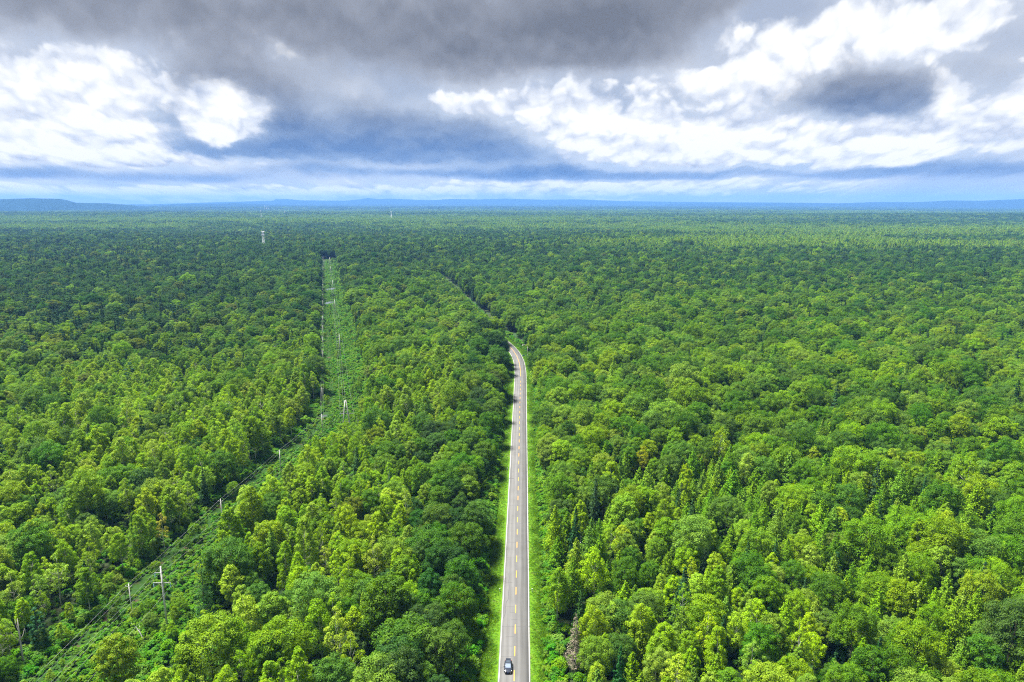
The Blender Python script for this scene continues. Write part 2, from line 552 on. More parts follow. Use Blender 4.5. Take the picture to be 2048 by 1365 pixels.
def clearing_material():
    m, nt, b = new_mat('clearing soil and herbs')
    tc = nt.nodes.new('ShaderNodeTexCoord')
    f = noise(tc.outputs['Object'], 0.12, 6, 0.65)
    c = mixc(smooth(f, 0.36, 0.46), (.045, .034, .019), (.016, .040, .007))
    nt.links.new(c, b.inputs['Base Color']); b.inputs['Roughness'].default_value = 0.95; b.inputs['Specular IOR Level'].default_value = 0.05
    return m


RZ = 0.30
M['asphalt'] = road_material()
M['white_line'] = line_material('white road paint', (.30, .30, .295))
M['yellow_line'] = line_material('yellow road paint', (.40, .19, .004))
M['tar'] = simple('dark crack filler', (.03, .03, .033), .7)
M['verge'] = verge_material()
M['clear'] = clearing_material()
EDGE_GREY = simple('concrete road shoulder', (.09, .088, .084), .9, vary=.2)
M['shoulder'] = EDGE_GREY

# sheet under the road: embankment and verges in one body
verge = ribbon(ROAD[ROAD[:, 1] < 628], [(-13.5, 0.03), (-9.0, 0.05), (-5.2, RZ - 0.06), (-4.28, RZ - 0.012), (4.28, RZ - 0.012), (5.2, RZ - 0.06), (9.0, 0.05), (12.5, 0.03)], 'verge', M['verge'])
tag(verge, kind='structure')
road = ribbon(ROAD, [(-4.12, RZ - 0.12), (-4.12, RZ), (0, RZ + 0.05), (4.12, RZ), (4.12, RZ - 0.12)], 'road', M['asphalt'])
tag(road, kind='structure')


def crown_h(o): return RZ + 0.05 * (1 - abs(o) / 4.12)


for sgn in (-1, 1):
    ribbon(ROAD, [(sgn * 4.01, crown_h(4.01) + .004), (sgn * 3.83, crown_h(3.83) + .004)][::sgn * -1 or 1], 'edge_line', M['white_line'], road)
    ribbon(ROAD, [(sgn * 4.42, RZ - 0.030), (sgn * 4.135, RZ - 0.006)][::-sgn], 'shoulder', M['shoulder'], road)
# dashed centre line: 4 m dash, 5.8 m gap, then a solid line round the bend
DASH0, DASHP = 157.4, 9.79
dash_me = MB()
dash_me.box((0, -2.1, 0), (0.22, 4.2, 0.008))
dash_mesh = dash_me.mesh('centre_dash', M['yellow_line'])
dash_y = []
for k in range(-4, 31):
    y1 = DASH0 + DASHP * k
    if y1 > 458: break
    place('centre_dash', dash_mesh, road, (rx(y1), y1, RZ + 0.052), (0, 0, -math.atan(0.0175)))
    dash_y.append(y1)
bend = ROAD[ROAD[:, 1] > 461]
ribbon(bend, [(-0.13, RZ + 0.056), (0.13, RZ + 0.056)], 'solid_centre_line', M['yellow_line'], road)


def flat_strip(pix, w, name, mat, z=RZ + 0.040):
    pts = np.array([ground_at(a, b, RZ) for a, b in pix])
    v = []; f = []
    for i, p in enumerate(pts):
        d = pts[min(i + 1, len(pts) - 1)] - pts[max(i - 1, 0)]; d /= np.linalg.norm(d); n = np.array([d[1], -d[0]])
        for s in (-1, 1):
            q = p + n * s * w / 2; off = dist_to(ROAD, q[0], q[1])[0]
            v.append((*q, crown_h(off) + 0.006))
    for i in range(len(pts) - 1): f.append((2 * i, 2 * i + 1, 2 * i + 3, 2 * i + 2))
    me = np_mesh(name, v, f, [mat]); place(name, me, road)


zz = lambda a, b: (940 + a / 6.825, 1165 + b / 6.825)
flat_strip([zz(*p) for p in ((530, -120), (534, -60), (528, 0), (535, 50), (533, 100), (522, 150), (530, 208), (516, 245), (495, 268), (488, 330), (490, 380), (478, 440), (462, 478), (446, 497))], 0.16, 'crack', M['tar'])
for a, b, yy in ((495, 640, 330), (430, 805, 606), (490, 604, 741), (425, 735, 872), (418, 600, 1013), (408, 620, 1163), (500, 590, 3), (560, 650, 508), (545, 610, 412)):
    n = 7
    flat_strip([zz(a + (b - a) * i / n, yy + random.uniform(-2, 2)) for i in range(n + 1)], 0.10, 'crack', M['tar'])
for k in range(16):    # further sealed joints up the road
    yy = 214 + k * 14.5 + random.uniform(-4, 4)
    a, b = random.choice([(-3.7, 3.7), (-3.7, 0.2), (-0.2, 3.6), (-3.7, 2.0)])
    pts = [(rx(yy) + a + (b - a) * i / 5, yy + random.uniform(-.12, .12)) for i in range(6)]
    pix = [tuple(float(c) for c in to_pix(p[0], p[1], RZ)) for p in pts]
    flat_strip(pix, 0.09, 'crack', M['tar'])
for (px, py, w, l) in ((1024, 944.5, .5, 2.2), (1023, 957.5, .6, 2.0), (1034, 767, .4, 2.4)):
    cx, cyy = ground_at(px, py, RZ)
    flat_strip([tuple(float(c) for c in to_pix(cx + d * l / 2, cyy, RZ)) for d in (-1, 1)], w, 'tar_patch', M['tar'])

clear_g = ribbon(CLEAR, [(-17.5, 0.02), (-10, 0.03), (0, 0.03), (10, 0.03), (17.5, 0.02)], 'clearing_ground', M['clear'])
tag(clear_g, kind='structure')

# far hills
def ridge(name, prof, dist, depth, mat, seed):
    """prof: photo px -> skyline py; a ridge standing at the given distance with sloping flanks"""
    px = np.arange(prof[0][0], prof[-1][0] + 1, 6.0)
    py = np.interp(px, [p[0] for p in prof], [p[1] for p in prof])
    az = np.array([pix_dir(a, b)[0] for a, b in zip(px, py)]); el = np.array([pix_dir(a, b)[1] for a, b in zip(px, py)])
    top = HC + dist * np.tan(el)
    jit = (value_noise(az * dist, az * 0, 260, seed) - .5) * 14
    V = []; steps = [(-depth, 0.0), (-depth * .55, .30), (-depth * .25, .72), (0, 1.0), (depth * .4, .8), (depth, 0.0)]
    base = -35.0
    for dd, k in steps:
        r = dist + dd * (1 + 0.25 * (value_noise(az * dist, az * 0 + dd, 500, seed + 2) - .5))
        z = base + (np.maximum(top, base + 3) + jit * (0.2 < k < .95) - base) * k
        V.append(np.stack([r * np.sin(az), r * np.cos(az), z], 1))
    n = len(px); k = len(steps); V = np.stack(V, 1).reshape(-1, 3)
    i, j = np.meshgrid(np.arange(n - 1), np.arange(k - 1), indexing='ij'); a = i * k + j
    f = np.stack([a, a + 1, a + k + 1, a + k], -1).reshape(-1, 4)
    tag(place(name, np_mesh(name, V, f, [mat], smooth_f=True)), kind='structure')


def hill_material():
    m, nt, b = new_mat('wooded hillside')
    tc = nt.nodes.new('ShaderNodeTexCoord')
    f = noise(tc.outputs['Object'], 0.012, 8, 0.7)
    nt.links.new(mixc(smooth(f, .35, .65), (.006, .015, .010), (.012, .026, .013)), b.inputs['Base Color'])
    b.inputs['Roughness'].default_value = 1.0; b.inputs['Specular IOR Level'].default_value = 0.0
    return m


M['hill'] = hill_material()
ridge('hill', [(-260, 404), (-120, 400), (0, 399), (60, 397), (118, 398), (135, 401), (152, 406), (215, 407), (262, 411), (300, 416)], 12500, 1500, M['hill'], 21)
ridge('hill', [(270, 418), (310, 412), (345, 409), (420, 408), (470, 407), (520, 409), (600, 411), (700, 412)], 17000, 1500, M['hill'], 31)
ridge('hill', [(240, 411), (430, 405), (546, 402), (552, 399), (575, 398.5), (600, 401), (690, 402), (720, 399), (736, 396.5), (758, 399), (775, 397.5), (810, 399), (860, 401), (900, 398.5), (960, 399.5), (1010, 397.5), (1090, 400), (1150, 399), (1240, 402.5), (1330, 404), (1460, 405), (1600, 406)], 23500, 1400, M['hill'], 41)
ridge('hill', [(1330, 409), (1440, 406.5), (1520, 407.5), (1600, 406), (1680, 407), (1760, 404.5), (1830, 405), (1900, 401.5), (1960, 402), (2048, 398.5), (2150, 400), (2300, 397)], 19500, 1500, M['hill'], 51)

# ------------------------------------------------------------------ tree shapes
def unit(v): return v / (np.linalg.norm(v, axis=-1, keepdims=True) + 1e-9)


def leaves(cent, nrm, size, r, aspect=0.75):
    """a folded-flat leaf spray (quad) at every centre"""
    n = len(cent)
    t = unit(np.cross(nrm, unit(r.normal(size=(n, 3)))))
    b = np.cross(nrm, t)
    s = np.asarray(size)[:, None]
    k = r.uniform(.55, 1.0, (n, 1)) * aspect / .75 * .75
    p0 = cent - t * s * .5; p1 = cent + b * s * k * .5 + nrm * s * .12; p2 = cent + t * s * .5; p3 = cent - b * s * k * .5 + nrm * s * .12
    v = np.stack([p0, p3, p2, p1], 1).reshape(-1, 3)
    f = np.arange(4 * n).reshape(-1, 4)
    return v, f


def crown_from_clumps(cl, per, size, r, up=0.35, flat=1.0):
    """cl: rows of x,y,z,radius"""
    C = np.repeat(cl, per, axis=0); n = len(C)
    d = unit(r.normal(size=(n, 3))); d[:, 2] = np.where(d[:, 2] < -0.35, -d[:, 2], d[:, 2])
    rad = C[:, 3] * r.uniform(.55, 1.08, n) ** .7
    off = d * rad[:, None]; off[:, 2] *= flat
    nrm = unit(d + r.normal(size=(n, 3)) * .34 + np.array([0, 0, up]))
    sh = np.repeat(r.uniform(0, 1, len(cl)), per) * .6 + r.uniform(0, .4, n)
    v, f = leaves(C[:, :3] + off, nrm, size * r.uniform(.7, 1.3, n), r)
    return v, f, sh


def trunk_mb(h, r0, lean, limbs, r, top=0.92, n=6):
    mb = MB()
    pts = []; K = 6
    wob = r.normal(size=(K, 2)) * h * .008
    for i in range(K):
        t = i / (K - 1) * top
        pts.append((lean[0] * t * h + wob[i, 0] * (i > 0), lean[1] * t * h + wob[i, 1] * (i > 0), t * h - (0.25 if i == 0 else 0)))
    mb.tube(pts, [r0 * (1.25 if i == 0 else 1) * (1 - .82 * i / (K - 1)) for i in range(K)], n)
    P = np.array(pts)
    for (ex, ey, ez) in limbs:
        zs = max(.18 * h, ez - math.hypot(ex, ey) * r.uniform(.7, 1.1))
        bx, by = np.interp(zs, P[:, 2], P[:, 0]), np.interp(zs, P[:, 2], P[:, 1])
        rr = r0 * (1 - .82 * zs / h) * .5
        mid = ((bx + ex) / 2, (by + ey) / 2, zs + (ez - zs) * .42)
        mb.tube([(bx, by, zs), mid, (ex, ey, ez)], [rr, rr * .65, rr * .22], 4)
    return mb


def broad_tree(seed, h=16.0, R=4.2, k=64, per=200, size=.345, base=.30, lod=0):
    r = np.random.default_rng(seed)
    ax = R * r.uniform(.88, 1.12, 2)
    zc, rz = h * (base + 1) / 2, h * (1 - base) / 2
    cl = []
    ph = r.uniform(0, 6.28, 3)
    tries = 0
    while len(cl) < k and tries < 4000:
        tries += 1
        d = unit(r.normal(size=3)); d[2] = d[2] if d[2] > -.55 else -d[2]
        th = math.atan2(d[1], d[0])
        lump = 1 + .13 * math.sin(2 * th + ph[0]) + .10 * math.sin(3 * th + ph[1]) + .08 * math.sin(5 * d[2] + ph[2])
        q = r.uniform(.72, 1.0)
        p = np.array([d[0] * ax[0] * lump * q, d[1] * ax[1] * lump * q, zc + d[2] * rz * q * (1 if d[2] > 0 else .9)])
        rc = r.uniform(.8, 1.5) * (R / 4.2)
        if any(np.linalg.norm(p - np.array(c[:3])) < .62 * (rc + c[3]) for c in cl): continue
        cl.append((*p, rc))
    cl = np.array(cl)
    v, f, s = crown_from_clumps(cl, per, size, r)
    lim = cl[r.choice(len(cl), min(9, len(cl)), replace=False), :3] * np.array([.8, .8, .97])
    return (v, f, s), trunk_mb(h, .20 * h / 16, (r.normal() * .02, r.normal() * .02), lim, r, .82)


def birch_tree(seed, h=17.0, R=2.7, k=58, per=145, size=.31, limbs=12):
    r = np.random.default_rng(seed)
    lean = r.normal(size=2) * .025
    cl = []
    ph = r.uniform(0, 6.28, 2)
    tries = 0
    b = r.uniform(.30, .42)
    while len(cl) < k and tries < 5000:
        tries += 1
        t = r.uniform(0, 1) ** .8
        prof = (math.sin(math.pi * min(1, (t * .86 + .12))) ** .75) * (1.08 - .35 * t)
        th = r.uniform(0, 6.28); q = r.uniform(.45, 1.0) ** .6
        rad = R * prof * q * (1 + .22 * math.sin(2 * th + ph[0] + 4 * t) + .15 * math.sin(3 * th + ph[1]))
        z = h * (b + (1 - b) * t) - .4
        p = np.array([math.cos(th) * rad + lean[0] * z, math.sin(th) * rad + lean[1] * z, z])
        rc = r.uniform(.65, 1.2) * (1.05 - .3 * t) * R / 3.0
        if any(np.linalg.norm(p - np.array(c[:3])) < .55 * (rc + c[3]) for c in cl): continue
        cl.append((*p, rc))
    cl = np.array(cl)
    v, f, s = crown_from_clumps(cl, per, size, r, up=.2, flat=1.15)
    lim = cl[r.choice(len(cl), min(limbs, len(cl)), replace=False), :3] * np.array([1.0, 1.0, 1.02] if limbs > 12 else [.85, .85, 1])
    return (v, f, s), trunk_mb(h, .15 * h / 17, lean, lim, r, .97)


def conifer(seed, h=18.0, R=2.9, levels=18, arms=8, per=52, size=.38, base=.18, droop=.25, tip=.15, power=.85, spread=.22, zj=.10):
    r = np.random.default_rng(seed)
    cs, ns, sz, sh = [], [], [], []
    lim = []
    for i in range(levels):
        t = (i + r.uniform(-.3, .3)) / (levels - 1); t = min(max(t, 0), 1)
        z0 = h * (base + (1 - base) * t) - .1
        L = R * ((1 - t) ** power * (.55 + .45 * min(1, t * 6 + .35))) + .22
        n = max(3, int(arms * (1 - .45 * t)))
        a0 = r.uniform(0, 6.28)
        for j in range(n):
            a = a0 + 6.283 * j / n + r.uniform(-.35, .35); l = L * r.uniform(.62, 1.1)
            m = max(4, int(per * (l / R) + 4))
            u = r.uniform(.12, 1.0, m) ** .75
            zz_ = z0 - droop * l * u + tip * l * u * u
            side = r.normal(size=m) * spread * l * (1.15 - .8 * u)
            x = np.cos(a) * l * u - np.sin(a) * side; y = np.sin(a) * l * u + np.cos(a) * side
            cs.append(np.stack([x, y, zz_ + r.normal(size=m) * zj], 1))
            nn = np.tile(np.array([math.cos(a) * .5, math.sin(a) * .5, .9]), (m, 1)) + r.normal(size=(m, 3)) * .5
            ns.append(unit(nn)); sz.append(size * r.uniform(.75, 1.3, m))
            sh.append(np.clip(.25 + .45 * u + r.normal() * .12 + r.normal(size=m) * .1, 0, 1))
            if i % 4 == 1 and j % 2 == 0: lim.append((math.cos(a) * l * .7, math.sin(a) * l * .7, z0 - droop * l * .6))
    m = 14
    cs.append(np.stack([r.normal(size=m) * .07, r.normal(size=m) * .07, h + r.uniform(-.9, .25, m)], 1))
    ns.append(unit(r.normal(size=(m, 3)))); sz.append(np.full(m, size * .7)); sh.append(np.full(m, .7))
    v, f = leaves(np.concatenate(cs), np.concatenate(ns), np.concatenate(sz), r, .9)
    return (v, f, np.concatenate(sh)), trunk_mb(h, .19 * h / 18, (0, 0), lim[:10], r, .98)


def pine_tree(seed, h=17.0, R=3.4):
    r = np.random.default_rng(seed); cl = []
    for i in range(9):
        t = i / 8; z = h * (.30 + .68 * t)
        L = R * (1 - t) ** .6 * (.7 + .3 * min(1, 4 * t + .3)) + .25
        n = max(1, int(6 * (1 - .6 * t)))
        a0 = r.uniform(0, 6.28)
        for j in range(n):
            a = a0 + 6.28 * j / n + r.uniform(-.4, .4); l = L * r.uniform(.55, 1.05) * (n > 1)
            cl.append((math.cos(a) * l, math.sin(a) * l, z + r.uniform(-.5, .5), r.uniform(.65, 1.15) * (1.1 - .35 * t)))
    cl = np.array(cl)
    v, f, s = crown_from_clumps(cl, 100, .46, r, up=.5, flat=.62)
    return (v, f, s), trunk_mb(h, .2, (0, 0), cl[::4, :3] * np.array([.8, .8, 1]), r, .97)


def low_poly(kind, seed):
    """far-off trees: fewer and larger leaf masses"""
    if kind == 'birch': return birch_tree(seed, k=22, per=22, size=.95)
    if kind in ('broad', 'oak'): return broad_tree(seed, k=24, per=26, size=1.1)
    if kind == 'larch': return conifer(seed, levels=10, arms=6, per=8, size=.85)
    return conifer(seed, R=2.3, levels=11, arms=6, per=8, size=.85, droop=.35, tip=.1, base=.1)


def shrub(seed, h=1.9, R=1.5):
    r = np.random.default_rng(seed); cl = []
    for i in range(11):
        a = r.uniform(0, 6.28); q = r.uniform(0, 1) ** .6 * R * .75
        cl.append((math.cos(a) * q, math.sin(a) * q, h * r.uniform(.35, .8) * (1.1 - .35 * q / R), r.uniform(.35, .6)))
    cl = np.array(cl)
    return crown_from_clumps(cl, 46, .34, r, up=.5)


def grass_tuft(seed):
    r = np.random.default_rng(seed); n = 34
    base = r.normal(size=(n, 2)) * .30; hgt = r.uniform(.12, .34, n); a = r.uniform(0, 6.28, n); lean = r.uniform(.05, .2, n)
    w = .045
    b0 = np.stack([base[:, 0] - np.sin(a) * w, base[:, 1] + np.cos(a) * w, np.full(n, -.02)], 1)
    b1 = np.stack([base[:, 0] + np.sin(a) * w, base[:, 1] - np.cos(a) * w, np.full(n, -.02)], 1)
    tp = np.stack([base[:, 0] + np.cos(a) * lean, base[:, 1] + np.sin(a) * lean, hgt], 1)
    v = np.stack([b0, b1, tp], 1).reshape(-1, 3)
    return v, np.arange(3 * n).reshape(-1, 3), r.uniform(0, 1, n)


def joined(name, crown, trunk, lm, tm):
    v, f, s = crown
    tv = np.array(trunk.v, np.float32); tf = [tuple(int(i) + len(v) for i in q) for q in trunk.f]
    allf = [tuple(q) for q in f.tolist()] + tf
    me = np_mesh(name, np.concatenate([v, tv]), allf, [lm, tm], np.concatenate([np.zeros(len(f)), np.ones(len(tf))]))
    at = me.attributes.new('shade', 'FLOAT', 'FACE'); at.data.foreach_set('value', np.concatenate([s, np.zeros(len(tf))]).astype(np.float32))
    return me


KINDS = {
    'birch': dict(make=[lambda s=s, hh=hh, rr=rr: birch_tree(s, h=hh, R=rr) for s, hh, rr in ((11, 17.5, 3.3), (12, 19, 3.1), (13, 16.5, 3.7), (14, 18, 2.9), (15, 16, 3.4))] + [lambda s=s, hh=hh: birch_tree(s, h=hh, R=3.2, k=34, per=95, limbs=22) for s, hh in ((16, 17.5), (17, 19))], mat='birch', bark='white_bark'),
    'oak': dict(make=[lambda s=s, hh=hh, rr=rr: broad_tree(s, h=hh, R=rr, base=.20) for s, hh, rr in ((75, 16, 4.8), (76, 17.5, 4.4), (77, 15, 5.2), (78, 14, 4.0))], mat='oak', bark='bark'),
    'broad': dict(make=[lambda s=s, hh=hh, rr=rr, b=b: broad_tree(s, h=hh, R=rr, base=b) for s, hh, rr, b in ((21, 17, 5.2, .28), (22, 16, 4.5, .22), (23, 18.5, 4.9, .3), (24, 15.5, 5.6, .25), (25, 17.5, 4.1, .2))], mat='broad', bark='bark'),
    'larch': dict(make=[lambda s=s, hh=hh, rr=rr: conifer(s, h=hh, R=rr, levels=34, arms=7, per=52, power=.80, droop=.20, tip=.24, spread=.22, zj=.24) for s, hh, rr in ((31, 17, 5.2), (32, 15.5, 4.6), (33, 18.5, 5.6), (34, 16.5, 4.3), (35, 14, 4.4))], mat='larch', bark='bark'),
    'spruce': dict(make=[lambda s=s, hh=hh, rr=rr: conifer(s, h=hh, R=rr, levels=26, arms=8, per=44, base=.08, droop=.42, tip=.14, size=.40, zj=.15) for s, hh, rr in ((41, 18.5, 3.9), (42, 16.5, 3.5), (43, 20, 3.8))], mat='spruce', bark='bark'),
    'pine': dict(make=[lambda s=s, hh=hh, rr=rr: pine_tree(s, hh, rr) for s, hh, rr in ((51, 17, 3.9), (52, 19, 3.6))], mat='pine', bark='bark'),
}
NAMES = {'birch': 'birch_tree', 'broad': 'broadleaf_tree', 'larch': 'larch_tree', 'spruce': 'spruce_tree', 'pine': 'pine_tree', 'oak': 'oak_tree'}
for kd, K in KINDS.items():
    K['crown'], K['trunk'], K['whole'] = [], [], []
    for i, mk in enumerate(K['make']):
        cr, tk = mk()
        K['crown'].append(np_mesh('crown', cr[0], cr[1], [M[K['mat']]], shade=cr[2]))
        K['trunk'].append(tk.mesh('trunk', M[K['bark']], True))
        K['whole'].append(joined(NAMES[kd], cr, tk, M[K['mat']], M[K['bark']]))
    K['far'] = []
    for i in range(3):
        cr, tk = low_poly(kd, 60 + i)
        K['far'].append(joined(NAMES[kd], cr, tk, M[K['mat']], M[K['bark']]))
# a broadleaf kind of dull olive colour stands here and there in the middle distance
OLIVE = [joined('broadleaf_tree', *broad_tree(71 + i, h=16, R=4.6), M['olive'], M['bark']) for i in range(2)]

# ------------------------------------------------------------------ scattering as "stuff"
def source_collection(name, meshes, oname):
    c = bpy.data.collections.new(name)
    for me in meshes: c.objects.link(bpy.data.objects.new(oname, me))
    return c


def scatter(name, xyz, rotz, scl, src, label, cat, nvar):
    """one object of kind stuff whose points carry instances of the source shapes"""
    n = len(xyz)
    me = bpy.data.meshes.new(name); me.vertices.add(n); me.vertices.foreach_set('co', np.asarray(xyz, np.float32).ravel())
    for an, tp, dat, key in (('rotz', 'FLOAT', rotz, 'value'), ('idx', 'INT', rng.integers(0, nvar, n), 'value')):
        a = me.attributes.new(an, tp, 'POINT'); a.data.foreach_set(key, np.asarray(dat, np.int32 if tp == 'INT' else np.float32))
    a = me.attributes.new('scl', 'FLOAT_VECTOR', 'POINT'); a.data.foreach_set('vector', np.asarray(scl, np.float32).ravel())
    o = place(name, me)
    ng = bpy.data.node_groups.new(name, 'GeometryNodeTree')
    ng.interface.new_socket('Geometry', in_out='INPUT', socket_type='NodeSocketGeometry')
    ng.interface.new_socket('Geometry', in_out='OUTPUT', socket_type='NodeSocketGeometry')
    N = ng.nodes; L = ng.links
    gi, go = N.new('NodeGroupInput'), N.new('NodeGroupOutput')
    ci = N.new('GeometryNodeCollectionInfo'); ci.inputs['Collection'].default_value = src
    ci.inputs['Separate Children'].default_value = True; ci.inputs['Reset Children'].default_value = True
    ip = N.new('GeometryNodeInstanceOnPoints'); ip.inputs['Pick Instance'].default_value = True

    def attr(nm, tp):
        a_ = N.new('GeometryNodeInputNamedAttribute'); a_.data_type = tp; a_.inputs[0].default_value = nm; return a_.outputs['Attribute']
    cx = N.new('ShaderNodeCombineXYZ'); L.new(attr('rotz', 'FLOAT'), cx.inputs[2])
    L.new(gi.outputs[0], ip.inputs['Points']); L.new(ci.outputs[0], ip.inputs['Instance'])
    L.new(attr('idx', 'INT'), ip.inputs['Instance Index']); L.new(cx.outputs[0], ip.inputs['Rotation'])
    L.new(attr('scl', 'FLOAT_VECTOR'), ip.inputs['Scale']); L.new(ip.outputs[0], go.inputs[0])
    md = o.modifiers.new('scatter', 'NODES'); md.node_group = ng
    tag(o, label, cat, None, 'stuff')
    return o


# ------------------------------------------------------------------ where the trees stand
def jitter_grid(y0, y1, sp, half=0.80, pad=22.0, jit=.42):
    ys = np.arange(y0, y1, sp)
    out = []
    for i, y in enumerate(ys):
        w = half * y + pad
        xs = np.arange(-w, w, sp) + (i % 2) * sp / 2
        out.append(np.stack([xs, np.full(len(xs), y)], 1))
    p = np.concatenate(out)
    return p + rng.uniform(-jit, jit, p.shape) * sp


def bl(px, py, cx, cyy, sx, sy): return np.exp(-((px - cx) / sx) ** 2 - ((py - cyy) / sy) ** 2)


def species(x, y):
    """shares of birch, broad, larch, spruce, pine, olive in the stand at each point"""
    px, py = to_pix(x, y, 8.0)
    dc = dist_to(CLEAR, x, y); dr = dist_to(ROAD, x, y)
    n = len(x); W = np.zeros((n, 7))
    s1 = value_noise(x, y, 38, 101); s2 = value_noise(x, y, 55, 102); s3 = value_noise(x, y * .6, 420, 103); s4 = value_noise(x * .35, y, 700, 104)
    left = dc < 0; mid = (~left) & (dr < 0); right = dr >= 0
    near = sstep(560, 330, y)
    W[:, 0] = np.where(left, .25 + .55 * near, np.where(mid, .25 + .45 * near, .10 + .16 * near))
    W[:, 1] = np.where(left, .40, np.where(mid, .42, .62 - .12 * near))
    W[:, 2] = np.where(left, .04, np.where(mid, .10, .10 + .36 * near))
    W[:, 3] = .05 + .22 * sstep(700, 1600, y)
    W[:, 4] = np.where(left, .05, .02)
    W[:, 5] = .05
    # dark broadleaf belt beside the road, on the left
    belt = sstep(-48, -24, dr) * mid * sstep(620, 480, y)
    W[:, 0] *= 1 - .8 * belt; W[:, 1] *= 1 + .5 * belt
    # larch stands lower right
    lr = right * np.maximum.reduce([bl(px, py, 1500, 1040, 260, 110), bl(px, py, 1740, 1180, 260, 140), bl(px, py, 1830, 960, 160, 80)])
    W[:, 3] += .07 * right; W[:, 2] += .60 * lr * (s1 > .40); W[:, 1] *= 1 - .1 * lr
    # the round-crowned broadleaf wood on the right, middle distance
    rm = right * sstep(980, 900, py) * sstep(560, 640, py)
    W[:, 1] += .8 * rm
    # dark pine and spruce wood on the left
    dk = np.maximum.reduce([bl(px, py, 180, 640, 330, 95), bl(px, py, 400, 600, 180, 60), bl(px, py, 150, 540, 400, 60), bl(px, py, 820, 520, 90, 20)])
    W[:, 4] += .55 * dk * (s1 > .3); W[:, 3] += .35 * dk; W[:, 0] *= 1 - .9 * dk; W[:, 1] *= 1 - .2 * dk; W[:, 5] += .16 * dk
    W[:, 5] += .35 * np.maximum.reduce([bl(px, py, 1880, 705, 150, 40), bl(px, py, 600, 470, 260, 25), bl(px, py, 30, 700, 60, 40)])
    # farther off: dark conifer country; pale birch stands imitate sunlit strips
    far = sstep(900, 1700, y)
    W[:, 0] *= 1 - .75 * far
    W[:, 3] += far * .55 * (s3 > .42); W[:, 4] += far * .2 * (s4 > .5)
    painted_sunband = np.maximum.reduce([bl(px, py, 500, 441, 900, 6), bl(px, py, 1650, 487, 480, 13) * (s3 > .25), bl(px, py, 1250, 458, 500, 8), bl(px, py, 1850, 462, 400, 9), bl(px, py, 1300, 424, 700, 3.5), bl(px, py, 150, 452, 300, 5)])
    painted_sunband = np.minimum(1.0, painted_sunband * 1.5) * np.where(value_noise(x * .45, y, 520, 108) > .40, 1.0, .25)
    for c_ in (1, 2, 4, 5): W[:, c_] *= 1 - .92 * painted_sunband
    W[:, 3] *= 1 - .75 * painted_sunband
    W[:, 0] = W[:, 0] * (1 - painted_sunband) + 5.0 * painted_sunband  # sun strips put into the tree colour as birch
    # dark oak stands whose colour imitates cloud shade in the middle distance
    painted_shade = sstep(520, 800, y) * (1 - .6 * sstep(2300, 3600, y)) * (1 - painted_sunband)
    W[:, 6] = painted_shade * np.where(s3 > .30, 1.0, .35) * np.where(left | (y > 850), 1.0, .35)
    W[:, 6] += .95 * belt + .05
    rmid = right * sstep(360, 520, y)
    W[:, 6] += .28 * rmid; W[:, 3] += .10 * rmid
    W[:, 1] *= 1 - .35 * painted_shade; W[:, 0] *= 1 - .4 * painted_shade
    # random patchiness
    W[:, 0] *= .45 + 1.1 * s2; W[:, 1] *= 1.35 - .7 * s2; W[:, 2] *= .4 + 1.2 * s1; W[:, 3] *= .4 + 1.2 * (1 - s1)
    W = W ** 1.5
    W /= W.sum(1, keepdims=True)
    u = rng.uniform(0, 1, n)
    return (u[:, None] > np.cumsum(W, 1)).sum(1)


KEYS = ['birch', 'broad', 'larch', 'spruce', 'pine', 'olive', 'oak']


def stand(y0, y1, sp):
    p = jitter_grid(y0, y1, sp)
    x, y = p[:, 0], p[:, 1]
    dr, dc = dist_to(ROAD, x, y), dist_to(CLEAR, x, y)
    e1 = value_noise(x, y, 14, 55) * 3.0
    ok = ((dr < np.where(y > 555, -7.2, -11.2) - e1 * (y < 555)) | (dr > np.where(y > 575, 15.5, 10.4) + e1)) | (y > 1850)
    e2 = (value_noise(x, y, 26, 56) - .5) * 7.0
    ok &= (np.abs(dc) > np.where(y > 335, 17.0, np.where(dc > 0, 13.2, 13.5)) + e1 * .8 + e2 * np.where(y > 335, .6, 1.0)) | (y > 1455)
    x, y = x[ok], y[ok]
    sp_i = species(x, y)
    hn = value_noise(x, y, 70, 66)
    hn2 = value_noise(x, y, 190, 67)
    s = (.70 + .26 * hn + .24 * hn2) * rng.normal(1.0, .17, len(x)).clip(.58, 1.5)
    dr = dist_to(ROAD, x, y)
    inner = (dr < 0) & (dr > -32) & (y > 545) & (y < 1900)      # tall old trees on the inside of the bend
    s = np.where(inner, np.maximum(s, .95) * 1.05, s)
    return x, y, sp_i, s


# near and middle wood: single trees
nx, ny, nk, ns_ = stand(116, 1000, 5.7)
# wide broadleaf crowns need more room: thin them a little
gap = value_noise(nx, ny, 15, 77) > .90
keep = (~gap | (rng.uniform(0, 1, len(nx)) < .25)) & (rng.uniform(0, 1, len(nx)) > np.where(nk == 1, .24, np.where(nk >= 5, .26, .06)))
nx, ny, nk, ns_ = nx[keep], ny[keep], nk[keep], ns_[keep]
# a close row along the inside of the bend hides the road beyond it
rp = ROAD[(ROAD[:, 1] > 562) & (ROAD[:, 1] < 1700)]
rd = np.gradient(rp, axis=0); rd /= np.linalg.norm(rd, axis=1)[:, None]
for o_, k0 in ((8.0, 0), (11.5, 1)):
    rr_ = (rp - np.stack([rd[:, 1], -rd[:, 0]], 1) * o_)[k0::2] + rng.uniform(-.8, .8, (len(rp[k0::2]), 2))
    nx = np.append(nx, rr_[:, 0]); ny = np.append(ny, rr_[:, 1]); nk = np.append(nk, np.where(rng.uniform(0, 1, len(rr_)) < .25, 1, 6)); ns_ = np.append(ns_, rng.uniform(.95, 1.15, len(rr_)))
